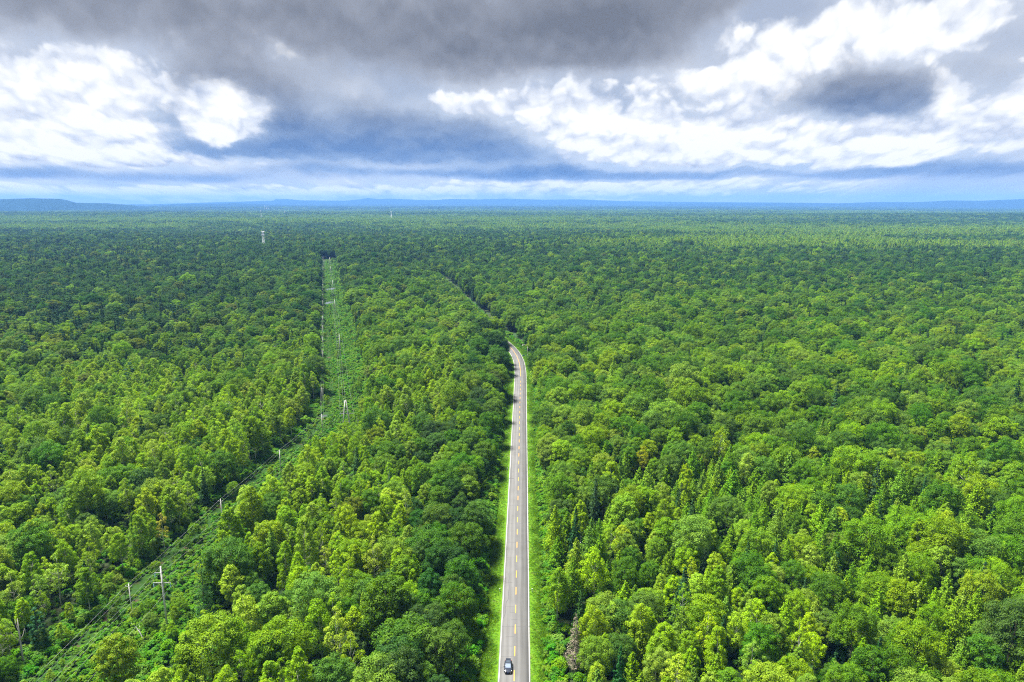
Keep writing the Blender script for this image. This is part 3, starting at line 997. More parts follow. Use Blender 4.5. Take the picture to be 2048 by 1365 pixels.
# the lone dark spruce, the withered conifer and the golden tree are built by hand: leave room
SPECIAL = {'spruce': ground_at(412, 1238), 'dead': ground_at(1150, 1338), 'gold': ground_at(1283, 965), 'gold2': ground_at(330, 1105), 'pole': ground_at(335, 1262), 'thin': ground_at(265.5, 1240), 'thin2': ground_at(446, 1056), 'thin3': ground_at(562, 950), 'frame': ground_at(694, 868), 'snag': ground_at(47, 1330), 'campole': ground_at(1052, 716), 'fallen': ground_at(292, 1296)}
for k_, (sx, sy) in SPECIAL.items():
    far_ok = np.hypot(nx - sx, ny - sy) > (7.0 if k_ == 'spruce' else 4.5 if k_ != 'snag' else 3.0)
    # keep the view of it open from the camera side
    inline = (np.abs(nx - sx * ny / sy) < (7.0 if k_ == 'spruce' else 4.5)) & (ny < sy) & (ny > sy - (75 if k_ == 'campole' else 26))
    ok = far_ok & ~inline
    nx, ny, nk, ns_ = nx[ok], ny[ok], nk[ok], ns_[ok]

# trees told apart one by one: the nearest in view, up to 300 of a kind
tpx, tpy = to_pix(nx, ny, 15.0 * ns_)
in_view = (tpx > 4) & (tpx < 2044) & (tpy < 1362)
order = np.argsort(ny)
single = np.zeros(len(nx), bool)
for ki in (0, 1, 2, 3, 4, 6):
    idx = [i for i in order if nk[i] == ki and in_view[i]][:300 if ki < 3 else 290]
    single[idx] = True
ADJ = {'birch': ('yellow-green', 'birch'), 'broad': ('rounded', 'broadleaf tree'), 'larch': ('pointed', 'larch'), 'spruce': ('dark', 'spruce'), 'pine': ('blue-green', 'pine'), 'oak': ('dark green', 'oak')}
GROUP = {'birch': 'birches nearest the camera', 'broad': 'broadleaf trees nearest the camera', 'larch': 'larches nearest the camera', 'spruce': 'dark spruces in the wood', 'pine': 'dark pines in the wood', 'oak': 'dark oaks nearest the camera'}


def ordinal(n): return f"{n}{'th' if 10 <= n % 100 <= 20 else {1: 'st', 2: 'nd', 3: 'rd'}.get(n % 10, 'th')}"


rows = {}
for i in np.nonzero(single)[0]:
    drr = float(dist_to(ROAD, nx[i], ny[i])[0])
    row = int(math.floor((ny[i] - DASH0) / DASHP)) if ny[i] < 450 else 100 + int(math.floor((ny[i] - 344 - 26) / 52.5))
    rows.setdefault((int(nk[i]), drr > 0, row), []).append((abs(drr), int(i)))
TREE_LABEL = {}
for (ki, rt, row), lst in rows.items():
    lst.sort()
    adj, nm = ADJ[KEYS[ki]]
    side = 'right' if rt else 'left'
    if row < 0: where = f'by the {ordinal(-row)} dash before the car'
    elif row <= 30: where = f'by the {ordinal(row + 1)} dash past the car'
    else: where = f'level with {ordinal(row - 100 + 1)} thin pole past clearing bend'
    for n_, (_d, i) in enumerate(lst):
        TREE_LABEL[i] = f'{adj} {nm}, {ordinal(n_ + 1)} {side} of the road {where}'
var = rng.integers(0, 1000, len(nx)); rot = rng.uniform(0, 6.283, len(nx))
squash = rng.uniform(.88, 1.14, len(nx))
for i in np.nonzero(single)[0]:
    kd = KEYS[nk[i]]; K = KINDS[kd]; v_ = int(var[i]) % len(K['crown'])
    sc_ = (float(ns_[i] * squash[i]), float(ns_[i] * squash[i]), float(ns_[i]))
    if ny[i] < 330:
        root = empty(NAMES[kd], (float(nx[i]), float(ny[i]), 0), float(rot[i])); root.scale = sc_
        place('trunk', K['trunk'][v_], root); place('crown', K['crown'][v_], root)
    else:      # too far off to show its parts
        root = place(NAMES[kd], K['whole'][v_], None, (float(nx[i]), float(ny[i]), 0), (0, 0, float(rot[i]))); root.scale = sc_
    tag(root, TREE_LABEL[int(i)], ADJ[kd][1], GROUP[kd])

# the rest of the wood as one mass per kind
fx, fy, fk, fs = stand(1000, 2700, 7.0)
STUFF = {'birch': ('birch_wood', 'mass of light yellow-green birches behind the nearest trees, some imitating sunlit strips', 'birch wood'),
         'broad': ('broadleaf_wood', 'mass of round green broadleaf crowns behind the nearest trees', 'broadleaf wood'),
         'larch': ('larch_wood', 'mass of pointed light green larches among the broadleaf trees', 'larch wood'),
         'spruce': ('spruce_wood', 'mass of narrow dark spruces in the middle distance', 'spruce wood'),
         'pine': ('pine_wood', 'mass of dark blue-green pines in the middle distance', 'pine wood'),
         'oak': ('oak_shade_wood', 'mass of dark green oak crowns partly imitating cloud shade in the middle distance', 'oak wood'),
         'olive': ('olive_wood', 'scattered dull olive broadleaf crowns among the green trees', 'broadleaf wood')}
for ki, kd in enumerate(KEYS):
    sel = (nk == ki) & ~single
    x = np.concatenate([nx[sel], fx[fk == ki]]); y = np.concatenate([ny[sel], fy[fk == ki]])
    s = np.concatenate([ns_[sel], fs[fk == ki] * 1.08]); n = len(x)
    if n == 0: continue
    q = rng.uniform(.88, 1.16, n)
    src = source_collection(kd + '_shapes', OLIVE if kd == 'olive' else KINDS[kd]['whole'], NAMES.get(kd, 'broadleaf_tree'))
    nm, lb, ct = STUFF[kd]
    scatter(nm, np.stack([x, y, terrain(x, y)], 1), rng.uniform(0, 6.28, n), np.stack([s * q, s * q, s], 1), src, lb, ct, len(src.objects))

# far wood: groves of small trees, thinning into the haze
def grove(seed, kinds, n, R, sc=1.0):
    r = np.random.default_rng(seed); vs, fs_, mi, sh = [], [], [], []; off = 0
    mats = [M['birch'], M['broad'], M['spruce'], M['larch'], M['olive'], M['pine'], M['oak']]
    which = {'birch': 0, 'broad': 1, 'spruce': 2, 'larch': 3, 'olive': 4, 'pine': 5, 'oak': 6}
    for i in range(n):
        kd = kinds[r.integers(len(kinds))]; me = KINDS['broad' if kd == 'olive' else kd]['far'][r.integers(3)]
        nv = len(me.vertices); co = np.empty(nv * 3, np.float32); me.vertices.foreach_get('co', co); co = co.reshape(-1, 3)
        nq = len(me.polygons)
        fl = np.array([p.vertices[:] for p in me.polygons if p.material_index == 0], np.int64)
        if i * 997 % 3 and len(fl) > 260: fl = fl[r.choice(len(fl), 260, replace=False)]
        a = r.uniform(0, 6.28); c_, s_ = math.cos(a), math.sin(a); k = r.uniform(.8, 1.2) * sc
        rr = R * math.sqrt(r.uniform(0, 1)); th = r.uniform(0, 6.28)
        co = np.stack([(co[:, 0] * c_ - co[:, 1] * s_) * k * 1.15, (co[:, 0] * s_ + co[:, 1] * c_) * k * 1.15, co[:, 2] * k], 1) + np.array([rr * math.cos(th), rr * math.sin(th), 0])
        used = np.unique(fl); remap = np.full(nv, -1); remap[used] = np.arange(len(used))
        vs.append(co[used]); fs_.append(remap[fl] + off); off += len(used)
        mi.append(np.full(len(fl), which[kd])); sh.append(r.uniform(0, 1) * .7 + r.uniform(0, .3, len(fl)))
    return np_mesh('grove', np.concatenate(vs), np.concatenate(fs_), mats, np.concatenate(mi), shade=np.concatenate(sh))


def far_wood(name, y0, y1, sp, R, n, seed, label):
    p = jitter_grid(y0, y1, sp, half=.79, pad=60)
    x, y = p[:, 0], p[:, 1]
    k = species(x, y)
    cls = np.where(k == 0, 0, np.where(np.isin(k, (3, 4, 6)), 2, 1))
    kinds = [['birch', 'birch', 'birch', 'larch'], ['broad', 'broad', 'broad', 'olive', 'spruce', 'larch'], ['spruce', 'spruce', 'pine', 'oak', 'oak']]  # pale groves imitate sunlit strips, oaks in the dark groves cloud shade
    txt = ['light green sun-imitating', 'mixed green', 'dark conifer']
    for c_ in range(3):
        m = cls == c_
        if not m.any(): continue
        src = source_collection(f'{name}_{c_}', [grove(seed + c_ * 7 + i, kinds[c_], n, R) for i in range(3)], 'grove')
        q = int(m.sum()); s = rng.uniform(.85, 1.2, q)
        scatter(name, np.stack([x[m], y[m], terrain(x[m], y[m])], 1), rng.uniform(0, 6.28, q), np.stack([s, s, s], 1), src, f'{txt[c_]} {label}', 'forest', 3)


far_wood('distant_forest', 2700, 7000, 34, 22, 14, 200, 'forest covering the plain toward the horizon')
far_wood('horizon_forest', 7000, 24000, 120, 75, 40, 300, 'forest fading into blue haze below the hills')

# ------------------------------------------------------------------ trees built by hand
def tree_thing(name, crown, trunk, lm, tm, loc, label, cat, rz=0.0, s=1.0):
    root = empty(name, loc, rz); root.scale = (s, s, s)
    trunk.build('trunk', M[tm], root, smooth_f=True)
    if crown is not None: place('crown', np_mesh('crown', crown[0], crown[1], [M[lm]], shade=crown[2]), root)
    return tag(root, label, cat)


c_, t_ = conifer(401, h=17.5, R=3.9, levels=20, arms=8, per=24, base=.06, droop=.35, tip=.2, size=.36)
tree_thing('spruce_tree', c_, t_, 'spruce', 'bark', (*SPECIAL['spruce'], 0), 'lone grey-green spruce at the clearing edge beside the tall power pole', 'spruce', s=1.08)
c_, t_ = conifer(402, h=16.0, R=3.2, levels=20, arms=7, per=26, base=.15, droop=.40, tip=.1, size=.34)
tree_thing('withered_spruce', c_, t_, 'rust', 'dead_wood', (*SPECIAL['dead'], 0), 'withered brown conifer at the right edge of the road', 'dead tree')
c_, t_ = birch_tree(403, h=17, R=3.0, k=40, per=60)
tree_thing('birch_tree', c_, t_, 'gold', 'bark', (*SPECIAL['gold'], 0), 'golden yellow tree in the wood right of the road', 'tree')
c_, t_ = birch_tree(404, h=15, R=2.2, k=26, per=60)
tree_thing('birch_tree', c_, t_, 'gold', 'white_bark', (*SPECIAL['gold2'], 0), 'thin yellowing birch at the left edge of the power line clearing', 'birch')
sn = MB(); r_ = np.random.default_rng(5)
sn.tube([(0, 0, -.2), (.1, 0, 5), (.1, .1, 9), (.25, .1, 13.5)], [.30, .24, .19, .05], 7)
sn.tube([(.1, 0, 7.2), (1.1, .1, 8.8), (1.7, .1, 10.6)], [.13, .09, .03], 5)
sn.tube([(.1, 0, 6.8), (-1.2, -.2, 8.6), (-1.9, -.2, 10.0)], [.12, .08, .03], 5)
sn.tube([(.1, .1, 9.2), (-.35, .1, 11.6), (-.5, .2, 13.2)], [.12, .07, .03], 5)
so = tag(empty('dead_snag', (*SPECIAL['snag'], 0)), 'bleached bare forked trunk standing among trees at lower left', 'dead tree')
sn.build('trunk', M['dead_wood'], so, smooth_f=True)
fl = MB(); fl.tube([(0, 0, -.2), (-.5, .2, 2.2), (-1.6, .7, 4.2), (-3.2, 1.4, 5.8), (-5.0, 2.0, 6.6)], [.16, .14, .12, .09, .04], 6)
fl.tube([(-1.6, .7, 4.2), (-2.2, 1.9, 5.2), (-2.6, 2.8, 5.4)], [.06, .04, .02], 5)
fo = tag(empty('leaning_birch', (*SPECIAL['fallen'], 0)), 'leaning white birch over the shrubs below the tall power pole', 'birch')
fl.build('trunk', M['white_bark'], fo, smooth_f=True)
cv = crown_from_clumps(np.array([(-4.4, 1.6, 6.9, .8), (-5.2, 2.3, 6.6, .7), (-2.7, 2.7, 5.5, .8), (-3.4, 1.0, 6.2, .6), (-2.2, 2.0, 4.6, .7), (-.9, -.3, 2.6, .8)]), 60, .36, np.random.default_rng(9))
place('crown', np_mesh('crown', cv[0], cv[1], [M['birch']], shade=cv[2]), fo)

# ------------------------------------------------------------------ shrubs and grass
SHRUBS = [np_mesh('shrub', *(lambda q: (q[0], q[1]))(shrub(80 + i, hh, rr)), [M['shrub']], shade=shrub(80 + i, hh, rr)[2]) for i, (hh, rr) in enumerate(((1.9, 1.5), (1.3, 1.4), (2.4, 1.6), (0.8, 1.3)))]
shrub_src = source_collection('shrub_shapes', SHRUBS, 'shrub')


def grid_along(path, lo, hi, ylo, yhi, sp, jit=.5):
    s = path[(path[:, 1] >= ylo) & (path[:, 1] <= yhi)]
    L = np.concatenate([[0], np.cumsum(np.hypot(*np.diff(s, axis=0).T))])
    a, b = np.meshgrid(np.arange(0, L[-1], sp), np.arange(lo, hi, sp), indexing='ij')
    a = a.ravel() + rng.uniform(-jit, jit, a.size) * sp; b = b.ravel() + rng.uniform(-jit, jit, b.size) * sp
    x = np.interp(a, L, s[:, 0]); y = np.interp(a, L, s[:, 1])
    x2 = np.interp(a + 1, L, s[:, 0]); y2 = np.interp(a + 1, L, s[:, 1])
    d = np.stack([x2 - x, y2 - y], 1); d = unit(d); k = np.linalg.norm(d, axis=1) > .5
    x = x + d[:, 1] * b; y = y - d[:, 0] * b
    return x[k], y[k], b[k]


x, y, b = grid_along(CLEAR, -18.5, 18.5, 95, 1448, 1.5)
strip = np.exp(-((b + 9) / 2.2) ** 2)
bare = value_noise(x, y, 4, 301) * .8 + .2 * strip
k = bare < .80
WATER = [(*ground_at(662, 578.5), 7.0, 14.0), (*ground_at(659, 606), 6.5, 10.0), (*ground_at(648, 833), 2.2, 3.0)]
for wx_, wy_, a_, b_ in WATER: k &= (((x - wx_) / (a_ + 1)) ** 2 + ((y - wy_) / (b_ + 6)) ** 2 > 1) & ~((np.abs(x - wx_) < a_) & (y < wy_) & (y > wy_ - b_ * 1.6))
x, y, b = x[k], y[k], b[k]
sz = (.45 + .75 * value_noise(x, y, 12, 302) + .5 * sstep(10, 17, np.abs(b))) * rng.uniform(.7, 1.3, len(x)) * (1 - .5 * np.exp(-((b + 9) / 2.2) ** 2))
scatter('clearing_undergrowth', np.stack([x, y, np.full(len(x), -.05)], 1), rng.uniform(0, 6.28, len(x)), np.stack([sz, sz, sz * rng.uniform(.7, 1.2, len(x))], 1), shrub_src,
        'lush low shrubs covering the power line clearing', 'undergrowth', 4)
sel = rng.uniform(0, 1, len(x)) < (.014 + .06 * sstep(9, 17, np.abs(b))) * np.where(y > 335, .45, 1.0)
q = rng.uniform(.16, .42, int(sel.sum()))
sap_src = source_collection('sapling_shapes', KINDS['birch']['whole'][:3] + KINDS['broad']['whole'][:3], 'sapling')
scatter('clearing_saplings', np.stack([x[sel], y[sel], np.full(len(q), -.02)], 1), rng.uniform(0, 6.28, len(q)), np.stack([q * 1.1, q * 1.1, q], 1), sap_src,
        'young saplings scattered through the shrubs of the power line clearing', 'undergrowth', 6)
# shrubs at the foot of the roadside trees, and under the wood's edge
xs, ys, bs = [], [], []
for lo, hi in ((-13.5, -7.6), (6.6, 13.0)):
    x, y, b = grid_along(ROAD, lo, hi, 100, 900, 1.6); xs.append(x); ys.append(y); bs.append(b)
x, y, b = map(np.concatenate, (xs, ys, bs))
e = value_noise(x, y, 8, 310) * 2.2
k = np.abs(b) > np.where(b < 0, 8.2, 6.9) + e
x, y, b = x[k], y[k], b[k]
sz = np.clip((np.abs(b) - 6.0) * .28, .4, 1.6) * rng.uniform(.7, 1.35, len(x))
scatter('roadside_shrubbery', np.stack([x, y, np.full(len(x), -.02)], 1), rng.uniform(0, 6.28, len(x)), np.stack([sz, sz, sz], 1), shrub_src,
        'green shrubs between the grass verge and the roadside trees', 'undergrowth', 4)
x, y = (lambda p: (p[:, 0], p[:, 1]))(jitter_grid(118, 420, 3.4))
k = (np.abs(dist_to(ROAD, x, y)) > 13) & (np.abs(dist_to(CLEAR, x, y)) > 16)
x, y = x[k], y[k]; sz = rng.uniform(.7, 1.7, len(x))
scatter('forest_understorey', np.stack([x, y, np.full(len(x), -.05)], 1), rng.uniform(0, 6.28, len(x)), np.stack([sz, sz, sz * 1.1], 1), shrub_src,
        'shady bushes on the forest floor under the trees', 'undergrowth', 4)
TUFTS = [np_mesh('grass_tuft', *grass_tuft(90 + i)[:2], [M['grass']], shade=grass_tuft(90 + i)[2]) for i in range(3)]
tuft_src = source_collection('grass_shapes', TUFTS, 'grass_tuft')
xs, ys, bs = [], [], []
for lo, hi in ((-10.0, -4.55), (4.5, 9.0)):
    x, y, b = grid_along(ROAD, lo, hi, 120, 610, .62); xs.append(x); ys.append(y); bs.append(b)
x, y, b = map(np.concatenate, (xs, ys, bs))
zg = np.interp(np.abs(b), [4.28, 5.2, 9.0, 12], [RZ - .012, RZ - .06, .05, .03]); sz = rng.uniform(.6, 1.25, len(x)) * np.clip(.55 + (np.abs(b) - 4.3) * .22, .5, 1.5)
sz = sz * (.6 + .9 * value_noise(x, y, 5, 330))
scatter('verge_grass', np.stack([x, y, zg], 1), rng.uniform(0, 6.28, len(x)), np.stack([sz * 1.1, sz * 1.1, sz], 1), tuft_src, 'bright green grass along both sides of the road', 'grass', 3)

# ------------------------------------------------------------------ puddles
for (wx_, wy_, a_, b_), lb in zip(WATER, ('pale pool in the far power line clearing', 'smaller pale pool in the clearing nearer the camera', 'small puddle by the pole at the bend of the clearing')):
    n = 26; r_ = np.random.default_rng(int(abs(wx_)))
    v = [(0, 0, 0)] + [(math.cos(2 * math.pi * i / n) * a_ * (1 + .22 * math.sin(3 * i + wx_)) * r_.uniform(.85, 1.1) * .7, math.sin(2 * math.pi * i / n) * b_ * r_.uniform(.85, 1.1), 0) for i in range(n)]
    f = [(0, 1 + i, 1 + (i + 1) % n) for i in range(n)]
    tag(place('water', np_mesh('water', v, f, [M['water']]), None, (wx_, wy_, .045)), kind='structure')

# ------------------------------------------------------------------ power lines
def insulator(parent, p, n=6, r=.14, gap=.17):
    mb = MB(); mb.tube([(0, 0, 0), (0, 0, -gap * (n + 1))], .03, 5)
    for i in range(n):
        z = -gap * (i + 1); mb.tube([(0, 0, z + .05), (0, 0, z - .03), (0, 0, z - .06)], [.05, r, r * .7], 8)
    return mb.build('insulator', M['glass_insulator'], parent, p)


def tall_pole(x, y, h, ang, label):
    o = empty('power_pole', (x, y, 0), ang)
    mb = MB(); mb.tube([(0, 0, -.4), (0, 0, h * .5), (0, 0, h)], [.30, .24, .17], 12); mb.build('pole', M['concrete'], o, smooth_f=True)
    a = MB(); a.box((-.75, -.24, h - 1.9), (2.0, .14, .16)); a.build('cross_arm', M['steel'], o)
    a = MB(); a.box((0, -.25, h - 5.0), (4.9, .14, .18)); a.build('cross_arm', M['steel'], o)
    a = MB(); a.tube([(.1, -.2, h - 2.0), (2.2, -.25, h - 4.9)], .045, 5); a.build('brace', M['steel'], o)
    a = MB(); a.tube([(-.15, -.25, h - 6.0), (-1.4, -.25, h - 5.1)], .04, 5); a.tube([(.15, -.25, h - 6.0), (1.4, -.25, h - 5.1)], .04, 5); a.build('strut', M['steel'], o)
    pts = [(-1.65, -.25, h - 1.98), (-2.35, -.25, h - 5.1), (2.35, -.25, h - 5.1)]
    for p in pts: insulator(o, p)
    tag(o, label, 'power pole', 'tall concrete poles of the high-voltage line')
    c, s = math.cos(ang), math.sin(ang)
    W = lambda q: (x + q[0] * c - q[1] * s, y + q[0] * s + q[1] * c, q[2])
    return [W((q[0], q[1], q[2] - 1.2)) for q in pts] + [W((0, 0, h + .05))]


def a_frame(x, y, h, ang, label):
    o = empty('power_pylon', (x, y, 0), ang)
    for s in (-1, 1):
        mb = MB(); mb.tube([(s * 2.4, 0, -.4), (s * 1.3, 0, h * .5), (s * .22, 0, h)], [.28, .24, .18], 10); mb.build('leg', M['concrete'], o, smooth_f=True)
    za = h * .60; wa = 2.4 - 2.18 * .60
    a = MB(); a.box((0.6, -.3, za), (7.4, .18, .22)); a.build('cross_arm', M['steel'], o)
    a = MB(); a.box((0, -.3, h * .36), (4.0, .14, .18)); a.build('tie_beam', M['steel'], o)
    a = MB(); a.tube([(-wa, -.25, za - .2), (.55, -.25, h * .84)], .05, 5); a.tube([(wa, -.25, za - .2), (-.55, -.25, h * .84)], .05, 5); a.build('brace', M['steel'], o)
    pts = [(-3.0, -.3, za - .1), (4.2, -.3, za - .1), (-.75, -.3, h * .82)]
    for p in pts: insulator(o, p)
    tag(o, label, 'pylon', 'A-frame pylons of the high-voltage line')
    c, s = math.cos(ang), math.sin(ang)
    W = lambda q: (x + q[0] * c - q[1] * s, y + q[0] * s + q[1] * c, q[2])
    return [W((q[0], q[1], q[2] - 1.2)) for q in (pts[2], pts[0], pts[1])] + [W((0, 0, h + .05))]


def small_pole(x, y, h, ang, label):
    o = empty('utility_pole', (x, y, 0), ang)
    mb = MB(); mb.tube([(0, 0, -.4), (0, 0, h)], [.19, .11], 10); mb.build('pole', M['concrete'], o, smooth_f=True)
    a = MB(); a.box((0, -.15, h - .75), (1.8, .09, .10)); a.build('cross_arm', M['steel'], o)
    pts = [(-.8, -.15, h - .70), (.8, -.15, h - .70), (0, 0, h)]
    for p in pts:
        q = MB(); q.tube([(0, 0, 0), (0, 0, .10), (0, 0, .13), (0, 0, .24)], [.03, .03, .08, .05], 8); q.build('insulator', M['white_paint'], o, p)
    tag(o, label, 'utility pole', 'thin concrete poles along the left edge of the clearing')
    c, s = math.cos(ang), math.sin(ang)
    return [(x + q[0] * c - q[1] * s, y + q[0] * s + q[1] * c, q[2] + .22) for q in pts]


def wire(points, label, cat='wire', sag=.022, r=.028, group=None):
    pts = []
    for a, b in zip(points[:-1], points[1:]):
        a = np.array(a); b = np.array(b); L = np.linalg.norm(b - a); n = 14
        for i in range(n):
            t = i / n; p = a + (b - a) * t; p = p - np.array([0, 0, 4 * sag * L * t * (1 - t)]); pts.append(p)
    pts.append(np.array(points[-1]))
    mb = MB(); mb.tube(pts, r, 4); o = mb.build('power_wire', M['wire'], smooth_f=True)
    tag(o, label, cat, group)


LINE_ANG = math.atan(.2745)
hv = []
hv.append([(-105.5, 6, 19), (-106, 6, 16), (-100, 6, 16), (-103, 6, 20.5)])      # next pole, behind the camera
px_, py_ = ground_at(335, 1258)
hv.append(tall_pole(px_, py_, 19.6, 0.0, 'tall concrete power pole with two cross arms at lower left'))
ax_, ay_ = ground_at(694, 866)
hv.append(a_frame(ax_, ay_, 17.8, LINE_ANG * .5, 'A-shaped concrete pylon where the clearing bends'))
for (qx, qy, hh), lb in zip(((680.5, 712, 17.5), (671, 633, 18), (666.5, 588, 18), (662.5, 556, 18)),
                            ('power pole with cross arm, next one beyond the A-shaped pylon', 'power pole with cross arm, second beyond the A-shaped pylon',
                             'power pole beside the pale pool in the far clearing', 'power pole just short of the farthest A-shaped pylon')):
    a_, b_ = ground_at(qx, qy); hv.append(tall_pole(a_, b_, hh, LINE_ANG, lb))
a_, b_ = ground_at(660.5, 536)
hv.append(a_frame(a_, b_, 19, LINE_ANG, 'distant A-shaped pylon at the far end of the clearing'))
hvl = ('upper left conductor of the tall power line over the clearing', 'lower left conductor of the tall power line over the clearing', 'right-hand conductor of the tall power line over the clearing', 'earth wire along the tops of the tall power poles')
for k in range(4): wire([h_[k] for h_ in hv], hvl[k], sag=.014, r=.018, group='wires of the high-voltage line')

lv = [[(-113.8, 66, 10), (-112.2, 66, 10), (-113, 66, 10.8)], [(-113.6, 122, 10), (-112, 122, 10), (-112.8, 122, 10.8)]]
sp_pts = [ground_at(265.5, 1236), ground_at(446, 1053), ground_at(562, 947), ground_at(645.5, 869)]
lbs = ['thin concrete pole beside the tall power pole, foremost of its row', 'thin concrete pole between the trees and clearing, second of its row', 'thin concrete pole near the orange marker, third of its row', 'thin concrete pole where the clearing bends, left of the A-shaped pylon']
a_, b_ = sp_pts[-1]
for k in range(20):
    a_ -= 14.2; b_ += 52.5
    if b_ > 1440: break
    sp_pts.append((a_, b_)); lbs.append(f'thin concrete pole in the straight row up the clearing, {ordinal(k + 1)} past the bend')
for k, ((a_, b_), lb) in enumerate(zip(sp_pts, lbs)): lv.append(small_pole(a_, b_, 11.0, 0 if k < 3 else LINE_ANG, lb))
lvl = ('left wire of the thin poles along the clearing', 'right wire of the thin poles along the clearing', 'top wire of the thin poles along the clearing')
for k in range(3): wire([h_[k] for h_ in lv], lvl[k], sag=.010, r=.015, group='wires of the low line')

# orange marker by the third thin pole
ox, oy = ground_at(540.5, 948)
om = empty('marker_sign', (ox, oy, 0))
q = MB(); q.tube([(0, .03, -.2), (0, .03, 2.3)], .05, 6); q.build('post', M['steel'], om)
q = MB(); q.box((0, -.05, 1.9), (1.5, .06, 1.3)); q.build('board', M['orange'], om)
tag(om, 'small orange marker at the wood edge beside the third thin pole', 'marker')

# ------------------------------------------------------------------ roadside posts and camera pole
PAIRS = ((1185.5, 'car'), (942.0, 'middle'), (803.0, 'far'))
wordp = ('first pair past the car', 'second pair past the car', 'third pair past the car')
for k, (py_, _n) in enumerate(PAIRS):
    for sgn, side in ((-1, 'left'), (1, 'right')):
        _x, yy = ground_at(1030, py_); off = sgn * 5.05
        o = empty('delineator_post', (rx(yy) + off, yy, RZ - .1))
        q = MB(); q.box((0, 0, .50), (.24, .18, 1.21)); q.build('post', M['white_paint'], o)
        q = MB(); q.box((0, 0, .80), (.246, .186, .16)); q.build('band', M['blue_paint'], o)
        q = MB(); q.box((0, 0, 1.13), (.25, .19, .05), .8); q.build('cap', M['white_paint'], o)
        tag(o, f'white roadside post with blue band on the {side} verge, {wordp[k]}', 'roadside post', 'white hundred-metre posts along the verges')
cx_, cy_ = ground_at(1055.5, 716)
o = empty('camera_pole', (cx_, cy_, 0), .12)
q = MB(); q.tube([(0, 0, -.2), (0, 0, 10.6)], [.20, .13], 8); q.build('pole', M['concrete'], o, smooth_f=True)
q = MB(); q.tube([(0, 0, 10.3), (-4.4, 0, 10.5)], [.10, .07], 8); q.build('arm', M['concrete'], o, smooth_f=True)
q = MB(); q.box((-4.1, -.15, 10.1), (.42, .8, .42)); q.build('camera_housing', M['white_paint'], o)
q = MB(); q.box((.1, -.25, 2.2), (.7, .35, .9)); q.build('control_box', M['white_paint'], o)
tag(o, 'grey pole with a long arm over the road at the bend', 'camera pole')
bx_, by_ = ground_at(1047, 714)
o = empty('road_sign', (bx_, by_, 0))
q = MB(); q.tube([(0, .05, -.1), (0, .05, 1.2)], .05, 6); q.build('post', M['steel'], o)
q = MB(); q.box((0, 0, 1.05), (1.7, .05, .95)); q.build('panel', M['blue_paint'], o)
q = MB(); q.box((0, -.034, 1.05), (1.45, .012, .14)); q.build('stripe', M['white_paint'], o)
tag(o, 'small blue sign on the right verge at the road bend', 'road sign')

# ------------------------------------------------------------------ masts
def mast(px, base_py, top_py, label, wide=6.0, decks=(.78, .93), dist=None, red=False):
    if dist is None: x, y = ground_at(px, base_py)
    else: az, _ = pix_dir(px, base_py); x, y = dist * math.sin(az), dist * math.cos(az)
    _a, el = pix_dir(px, top_py); h = HC + math.hypot(x, y) * math.tan(el); z0 = float(terrain(np.array([x]), np.array([y]))[0]); h -= z0
    o = empty('telecom_mast', (x, y, z0), .4)
    w0, w1 = wide / 2, wide * .17; top = h * .94; rr = wide * .035
    at = lambda t: w0 + (w1 - w0) * t ** .8
    for sx, sy in ((-1, -1), (1, -1), (1, 1), (-1, 1)):
        q = MB(); q.tube([(sx * at(t), sy * at(t), top * t) for t in (0, .3, .6, 1)], [rr, rr * .9, rr * .8, rr * .6], 5); q.build('leg', M['mast'], o)
    q = MB(); N = 14
    for i in range(N):
        t0, t1 = i / N, (i + 1) / N; a, b = at(t0), at(t1)
        for (p, r2) in (((-1, -1), (1, -1)), ((1, -1), (1, 1)), ((1, 1), (-1, 1)), ((-1, 1), (-1, -1))):
            q.tube([(p[0] * a, p[1] * a, top * t0), (r2[0] * b, r2[1] * b, top * t1)], rr * .55, 4, False)
            q.tube([(r2[0] * a, r2[1] * a, top * t0), (p[0] * b, p[1] * b, top * t1)], rr * .55, 4, False)
    q.build('bracing', M['mast_red'] if red else M['mast'], o)
    for d in decks:
        q = MB(); n = 12; R = wide * .42; z = h * d - 1
        q.tube([(0, 0, z), (0, 0, z + .35)], [R, R], n); q.tube([(0, 0, z + 1.2), (0, 0, z + 1.35)], [R, R], n, False)
        dk = q.build('platform', M['mast'], o)
        for k in range(6):
            a = k * math.pi / 3; q = MB(); q.box((math.cos(a) * (R + .4), math.sin(a) * (R + .4), z + 1.6), (wide * .09, wide * .09, 3.6)); q.build('antenna', M['white_paint'], dk)
    q = MB(); q.tube([(0, 0, top - 1), (0, 0, h)], [rr, rr * .3], 5); q.build('spire', M['mast'], o)
    tag(o, label, 'telecom mast', 'telecom masts above the forest')


mast(528.5, 503, 461, 'pale lattice mast with two antenna platforms, nearest and tallest of the masts', 8.5)
mast(523, 440, 419.5, 'slender distant pale mast just above the nearest mast', 6.5, (.9,))
mast(783, 442, 423, 'distant white mast standing right of the other masts', 8.0, (.93,))
for px, tp, lb in ((529.5, 410.5, 'leftmost'), (533.5, 410, 'middle'), (536.5, 410.5, 'rightmost')):
    mast(px, 418, tp, f'{lb} of three tiny white masts close together on the horizon', 8.0, (), 11000)
mast(570, 428, 420, 'small faint mast right of the three tiny horizon masts', 7.0, (), 6600)

